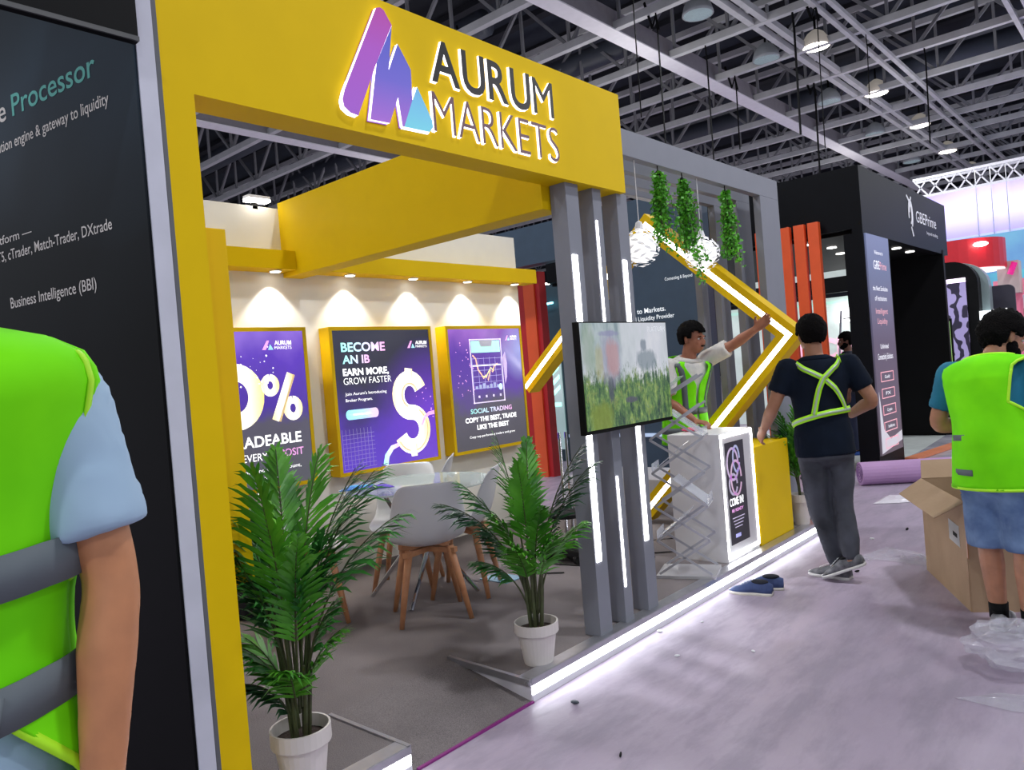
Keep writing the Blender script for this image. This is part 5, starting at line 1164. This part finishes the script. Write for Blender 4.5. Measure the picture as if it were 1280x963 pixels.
def person(label, loc, F, J, sk, hm, shirt, trouser, shoes, k=1.0, wf=1.0, belly=0.0, hf=None, hu=(0, 0, 1), shorts=False, rs=None, sleeve=.62, hands=None, tache=False, beard=False, wr=.008, shirt_hem=-.06, lift=(0, 0), sd=(None, None), hair_kw=None, group=None, arm=1.0, shr=.074, vox=.0075, leg=1.0):
    F = Vector((F[0], F[1], 0)).normalized(); Rv = Vector((F.y, -F.x, 0)); loc = Vector(loc)
    P = Matrix(((Rv.x, F.x, 0, loc.x), (Rv.y, F.y, 0, loc.y), (0, 0, 1, loc.z), (0, 0, 0, 1)))
    root = thing('person', label, 'person', loc, group); X = lambda p: P @ Vector(p); V3 = lambda v: (P.to_3x3() @ Vector(v)).normalized()
    T = Torso(P, J['pel'], J['neck'], J.get('mid', tuple((Vector(J['pel']) + Vector(J['neck'])) / 2)), J.get('rh', (1, 0, 0)), J.get('rs', (1, 0, 0)), k, wf, belly)
    H = X(J['head']); hfw = V3(hf or (0, 1, 0)); huw = V3(hu)
    b = M().loft(T.rings(-.12, 1.0, 22)); b.ell(X(Vector(J['pel']) + Vector((0, 0, -.04))), (.14 * k * wf, .10 * k * wf, .09 * k))
    limb(b, [X(J['neck']) - Vector((0, 0, .05)), X(J['neck']).lerp(H, .45), H - huw * .03], [.06 * k, .056 * k, .056 * k])
    head(b, H, hfw, huw, k)
    for i, s in enumerate(('L', 'R')):
        sh, el, wrp = X(J['sh' + s]), X(J['el' + s]), X(J['wr' + s]); b.ell(sh, (.056 * k, .056 * k, .056 * k))
        limb(b, [sh, sh.lerp(el, .5), el, el.lerp(wrp, .35), wrp], [.054 * k * arm, .049 * k * arm, .04 * k * arm, .043 * k * arm, .028 * k * arm])
        hd, hn, cu = (hands or {}).get(s, ((0, .15, -1), (1 if s == 'L' else -1, 0, 0), .35)); hand(b, wrp, V3(hd), V3(hn), (1 if s == 'R' else -1) * (-1 if hn[2] < 0 and abs(hn[2]) > .7 else 1), k, cu)
        hp, kn, an = X(J['hip' + s]), X(J['kn' + s]), X(J['an' + s]); limb(b, [hp, hp.lerp(kn, .5), kn, kn.lerp(an, .35), an], [.09 * k, .078 * k, .056 * k, .058 * k, .038 * k])
        b.ell(kn, (.055 * k, .058 * k, .06 * k))
    remesh('body', b, vox * k, skin(sk), root, 3)
    # shirt
    if shirt:
        m = M().loft(T.rings(shirt_hem, .965, 24, .02))
        for s in 'LR':
            sh, el = X(J['sh' + s]), X(J['el' + s]); m.ell(sh, (shr * k, shr * k, shr * .92 * k)); limb(m, [sh, sh.lerp(el, sleeve * .5), sh.lerp(el, sleeve)], [shr * k, shr * .96 * k, shr * .97 * k])
        remesh('shirt', m, .012, shirt, root, 6, wr)
        cm = M(); cpt = X(J['neck'])
        for i in range(20):
            pass
        cm.loft([[T.pt(.955, 2 * pi * j / 20, .018) for j in range(20)], [T.pt(1.0, 2 * pi * j / 20, .016) for j in range(20)], [T.pt(1.0, 2 * pi * j / 20, .004) for j in range(20)]], False); obj('collar', cm, shirt, root, smooth=True, solid=.006)
    m = M().loft(T.rings(-.16, .1, 8, .006))
    for s in 'LR':
        hp, kn, an = X(J['hip' + s]), X(J['kn' + s]), X(J['an' + s])
        if shorts: limb(m, [hp, hp.lerp(kn, .5), hp.lerp(kn, 1.08)], [.112 * k, .106 * k, .1 * k])
        else: limb(m, [hp, hp.lerp(kn, .5), kn, kn.lerp(an, .5), kn.lerp(an, .97)], [.100 * k * leg, .094 * k * leg, .076 * k * leg, .07 * k * leg, .058 * k * leg])
    m.ell(X(Vector(J['pel']) + Vector((0, 0, -.07))), (.13 * k, .12 * k, .08 * k))
    remesh('shorts' if shorts else 'trousers', m, .012, trouser, root, 5, wr * 1.6)
    for i, s in enumerate('LR'):
        an = X(J['an' + s]); d = V3((sd[i] or (0, 1, 0))); lf = lift[i]; up = (Vector((0, 0, 1)) - d * 0); dd = Vector((d.x, d.y, -lf)).normalized()
        heel = Vector((an.x, an.y, 0)) - Vector((d.x, d.y, 0)).normalized() * .07 * k; heel.z = loc.z + lf * .28 * k
        shoe(root, heel, dd, (0, 0, 1), .285 * k, shoes)
        if shorts: obj('sock', M().tube([an + Vector((0, 0, .05)), an - Vector((0, 0, .03))], [.046 * k, .044 * k], 14), BLK, root, smooth=True)
    hair_cap(H, hfw, huw, root, 'hair', hm, k, **(hair_kw or {}))
    face_bits(H, hfw, huw, root, k, tache, beard, hm)
    return root, T, X
HAIR = mat('black_hair', (13, 10, 10), .85, rgb2=(5, 4, 5), vscale=60, bump=.6, bscale=120, spec=.1)
LIME = mat('hi_vis_lime', (126, 238, 6), .75, rgb2=(104, 216, 4), vscale=5, spec=.2)
LIMEP = mat('hi_vis_piping', (180, 250, 30), .6)
REFL = mat('grey_reflective_tape', (98, 106, 112), .6, spec=.3)
REFLB = mat('bright_reflective_tape', (178, 196, 170), .35, .1)
BASE = dict(pel=(0, 0, .87), neck=(0, 0, 1.455), head=(0, .02, 1.60), shL=(-.185, 0, 1.395), shR=(.185, 0, 1.395), elL=(-.25, -.02, 1.12), elR=(.25, -.02, 1.12), wrL=(-.27, .06, .89), wrR=(.27, .06, .89),
            hipL=(-.09, 0, .87), hipR=(.09, 0, .87), knL=(-.1, .02, .49), knR=(.1, .02, .49), anL=(-.1, 0, .08), anR=(.1, 0, .08))
def Jn(k=1.0, **kw):
    d = dict(BASE); d.update(kw); return {a: tuple(x * (k if a not in ('rh', 'rs') else 1) for x in b) for a, b in d.items()}

# --- man walking away with the crossed straps
NAVYP = mat('navy_polo', (16, 25, 40), .9, rgb2=(11, 18, 30), vscale=6, spec=.15)
JEANB = mat('faded_black_denim', (76, 78, 90), .85, rgb2=(30, 32, 40), vscale=4)
root, T, X = person('man walking away in a navy polo shirt with crossed lime reflective straps', (-1.80, 5.05, 0), (-.60, .80),
    Jn(pel=(0, 0, .88), neck=(-.01, .035, 1.465), head=(-.015, .06, 1.61), shL=(-.195, .01, 1.40), shR=(.195, .01, 1.40), elL=(-.30, .02, 1.16), elR=(.31, -.03, 1.15), wrL=(-.335, .17, 1.0), wrR=(.24, .18, 1.05), knL=(-.06, .04, .49), knR=(.085, -.0, .49), anL=(.03, .0, .08), anR=(.08, -.12, .13)),
    (168, 116, 88), HAIR, NAVYP, JEANB, (mat('grey_sneaker', (120, 120, 126), .7, rgb2=(50, 52, 58), vscale=22), mat('white_sole', (214, 212, 210), .5), BLK, PLW), k=1.0, wf=.99, hf=(-.1, 1, -.05), sleeve=.66, shirt_hem=-.12, leg=.9,
    hands={'L': ((-.25, .6, -.75), (.9, .2, 0), .55), 'R': ((-.6, .7, .1), (0, -.2, -1), .6)}, lift=(.0, .42), sd=((-.7, .7, 0), (-.75, .5, 0)), hair_kw=dict(low=-.05, seed=1))
BACK = 270
strap(T, [(.93, 215), (.90, 226), (.84, 243), (.74, 268), (.62, 288), (.48, 305), (.38, 316)], .036, .034, LIMEP, root, 'reflective_strap', REFLB)
strap(T, [(.93, 312), (.90, 304), (.84, 288), (.74, 268), (.62, 258), (.48, 250), (.35, 243)], .036, .038, LIMEP, root, 'reflective_strap', REFLB)
strap(T, [(.25, 180), (.28, 200), (.31, 225), (.34, 250), (.36, 275), (.37, 300), (.38, 330), (.38, 360)], .04, .034, LIMEP, root, 'reflective_belt', REFLB)
strap(T, [(.92, 312), (.955, 330), (.965, 355), (.94, 390), (.85, 405)], .036, .04, LIMEP, root, 'reflective_strap')

# --- man in the mesh vest at the right
TEALT = mat('teal_tshirt', (14, 120, 150), .8, rgb2=(8, 96, 124), vscale=5)
DENIM = mat('blue_denim', (122, 150, 190), .85, rgb2=(50, 76, 124), vscale=7)
root, T, X = person('bent man with his back turned, lime mesh vest, teal T-shirt and denim shorts', (-.735, 4.49, 0), (.34, .94),
    Jn(.985, pel=(.0, -.02, .84), neck=(-.045, .07, 1.40), mid=(-.01, -.02, 1.16), head=(-.02, .155, 1.515), shL=(-.235, .03, 1.34), shR=(.155, .05, 1.34), elL=(-.305, -.01, 1.07), elR=(.24, .02, 1.07), wrL=(-.17, .22, 1.02), wrR=(.17, .25, 1.02), hipL=(-.09, -.01, .84), hipR=(.09, 0, .84), knL=(-.1, .03, .46), knR=(.09, .01, .46), anL=(-.07, .02, .08), anR=(.10, .0, .08)),
    (184, 128, 98), HAIR, TEALT, DENIM, (mat('striped_sneaker', (70, 72, 78), .6, rgb2=(200, 200, 204), vscale=14), mat('sneaker_sole', (190, 190, 192), .5), BLK, PLW), wf=1.0, belly=.01, hf=(.45, .8, -.38), hu=(.1, .42, 1), shorts=True, sleeve=.72, beard=True,
    hands={'L': ((.5, .8, -.1), (0, -.1, -1), .6), 'R': ((-.5, .8, -.1), (0, -.1, -1), .6)}, sd=((-.35, 1, 0), (.1, 1, 0)), hair_kw=dict(low=-.06, curly=.007, off=.02, seed=5))
T = T.vest(); tl = [-.13 + 1.12 * i / 30 for i in range(31)]
drape = lambda t, ph: .006 * max(0, min(1, (.55 - t) / .8)) + .010 * max(0, -sin(ph)) * (1 if .2 < t < .8 else .5)
def vest_back(t):
    a = 0 if t < .42 else min(1, (t - .42) / .12); return (180 + 12 * a + (8 * a if t < .85 else 0), 360 - 48 * a * (1 if t < .86 else max(.25, 1 - (t - .86) * 6)))
v = grid_cloth(T, tl, vest_back, .03, 26, LIME, root, 'mesh_vest', wob=.012, offf=drape)
def vest_front(t):
    a = 0 if t < .42 else min(1, (t - .42) / .12); return (0 + 35 * a, 180 - 35 * a)
grid_cloth(T, [x for x in tl if x < .9], vest_front, .03, 26, LIME, root, 'mesh_vest_front', wob=.01, offf=drape)
strap(T, [(-.13, 180), (-.13, 225), (-.13, 270), (-.13, 315), (-.13, 360)], .014, .033, LIMEP, v, 'piping', offf=drape)
for e_ in (0, 1):
    strap(T, [(t, vest_back(t)[e_]) for t in tl if t > .38 and t < .97], .014, .034, LIMEP, v, 'piping', offf=drape)
strap(T, [(.985, a) for a in (200, 230, 270, 310, 340)], .012, .034, LIMEP, v, 'piping', offf=drape)
strap(T, [(.27, 224), (.27, 258)], .03, .034, REFL, v, 'reflective_patch', offf=drape)
strap(T, [(.0, 232), (.0, 262)], .03, .034, REFL, v, 'reflective_patch', offf=drape)

# --- man leaning on the counter with his arm stretched out
WSH = mat('white_printed_shirt', (214, 210, 204), .8, rgb2=(196, 194, 192), vscale=30)
root, T, X = person('man behind the counter, lime vest over white shirt, one arm stretched out', (-3.02, 5.47, .1), (.954, -.29),
    Jn(pel=(0, -.02, .87), neck=(0, .07, 1.43), mid=(0, -.01, 1.18), head=(-.01, .12, 1.58), shL=(-.175, .085, 1.40), shR=(.175, .03, 1.37), elL=(-.26, .31, 1.50), elR=(.29, .10, 1.11), wrL=(-.30, .50, 1.60), wrR=(.22, .31, .945), rs=(1, -.15, 0)),
    (160, 102, 76), HAIR, WSH, mat('dark_trousers', (40, 42, 50), .85), (BLK, RUB, BLK, BLK), wf=.98, hf=(-.25, 1, -.18), tache=True, sleeve=.8,
    hands={'L': ((-.2, .8, .55), (.9, .3, 0), .12), 'R': ((-.15, 1, -.15), (0, -.1, -1), .5)}, hair_kw=dict(low=-.05, fringe=.055, seed=8))
def vf(t):
    a = 0 if t < .45 else min(1, (t - .45) / .12); o = 4 + 30 * max(0, (t - .62) / .34); return (40 * a, 90 - o)
def vf2(t):
    a = 0 if t < .45 else min(1, (t - .45) / .12); o = 4 + 30 * max(0, (t - .62) / .34); return (90 + o, 180 - 40 * a)
T = T.vest(); tl = [-.2 + 1.17 * i / 28 for i in range(29)]
v = grid_cloth(T, tl, vf, .032, 14, LIME, root, 'vest_front'); grid_cloth(T, tl, vf2, .032, 14, LIME, root, 'vest_front'); grid_cloth(T, tl, lambda t: (180 + (40 if t > .5 else 0), 360 - (40 if t > .5 else 0)), .032, 20, LIME, root, 'vest_back')
for tt in (.24, -.02): strap(T, [(tt, a) for a in (-60, -30, 0, 30, 60, 88)], .05, .037, REFL, root, 'reflective_band'); strap(T, [(tt, a) for a in (92, 120, 150, 180, 210)], .05, .037, REFL, root, 'reflective_band')
strap(T, [(.95, 40), (.85, 52), (.6, 56), (.27, 58)], .045, .037, REFL, root, 'reflective_band'); strap(T, [(.95, 140), (.85, 128), (.6, 124), (.27, 122)], .045, .037, REFL, root, 'reflective_band')

# --- man in the left foreground
PBL = mat('pale_blue_tshirt', (164, 190, 212), .85, rgb2=(150, 178, 204), vscale=5)
kk = 1.12
root, T, X = person('man in the left foreground, lime vest with grey bands over a pale blue T-shirt', (-1.290, .188, 0), (.66, -.75),
    Jn(kk, pel=(0, 0, .87), wrL=(-.242, .02, .90), elL=(-.245, -.03, 1.14), shL=(-.192, -.035, 1.35), shR=(.18, 0, 1.355)), (196, 132, 90), HAIR, PBL, mat('grey_jeans', (80, 90, 110), .85), (BLK, PLW, BLK, PLW), k=kk, wf=1.0, sleeve=.78, wr=.005, arm=.79, shr=.064, vox=.0065,
    hands={'L': ((.05, .25, -1), (1, .1, 0), .4)}, hair_kw=dict(seed=3))
T = T.vest(); tl = [-.25 + 1.235 * i / 40 for i in range(41)]
def op(t): return 116 + 140 * max(0, (.5 - t)) + (2.5 * sin(t * 16) if t < .5 else 0)
def v1(t):
    a = 0 if t < .46 else min(1, (t - .46) / .14); return (op(t), 186 - 4 * a)
def v2(t):
    a = 0 if t < .46 else min(1, (t - .46) / .14); return (-6 + 4 * a, 180 - op(t))
dr = lambda t, ph: .022 * max(0, min(1, (.6 - t) / .5)) + .022 * max(0, -cos(ph)) ** 2 * max(0, min(1, (t - .35) / .2, (1.0 - t) / .1))
v = grid_cloth(T, tl, v1, .030, 22, LIME, root, 'vest_front', wob=.014, offf=dr); grid_cloth(T, tl, v2, .030, 22, LIME, root, 'vest_front', offf=dr)
grid_cloth(T, tl, lambda t: (186, 354), .030, 22, LIME, root, 'vest_back', offf=dr)
for tt in (.50, .26): strap(T, [(tt - .01, op(tt) + .5), (tt, 140), (tt + .015, 165), (tt + .02, 186)], .056, .044, REFL, v, 'reflective_band', offf=dr)
strap(T, [(t, op(t)) for t in tl[::3]], .014, .034, LIMEP, v, 'piping', offf=dr)
strap(T, [(.46, 186), (.6, 183), (.75, 182), (.9, 182), (.96, 182)], .012, .034, LIMEP, v, 'piping', offf=dr)

# --- small figure in the far gap
root, T, X = person('small bearded man far off, beside the black column, in a lime vest', (-3.50, 11.0, 0), (-.7, -.3),
    Jn(), (140, 96, 76), HAIR, mat('dark_shirt', (50, 54, 70), .8), mat('navy_trousers', (40, 48, 76), .85), (mat('blue_shoe', (40, 80, 160), .6), PLW, BLK, PLW), k=.97, hf=(0, 1, -.1), sleeve=.7, beard=True)
grid_cloth(T, [0, .2, .4, .6, .8, .95], lambda t: (20, 160), .03, 10, LIME, root, 'vest_front'); grid_cloth(T, [0, .2, .4, .6, .8, .95], lambda t: (200, 340), .03, 10, LIME, root, 'vest_back')

# ================================================================== SHOES LEFT ON THE AISLE
BSH = mat('blue_canvas_upper', (66, 84, 130), .75, rgb2=(48, 62, 104), vscale=12); SOL = mat('cream_sole', (214, 208, 198), .5); DKL = mat('dark_lining', (16, 20, 34), .8)
for (x, y, a, lab) in ((-2.01, 4.53, 190, 'blue sneaker with a pale sole, nearer one of the pair on the aisle'), (-2.00, 4.68, 200, 'blue sneaker with dark lining, farther one of the pair on the aisle')):
    t = thing('sneaker', lab, 'shoe', (x, y, 0), 'pair of blue sneakers')
    shoe(t, (x, y, 0), (cos(radians(a)), sin(radians(a)), 0), (0, 0, 1), .27, (BSH, SOL, DKL, PLW), root=t)
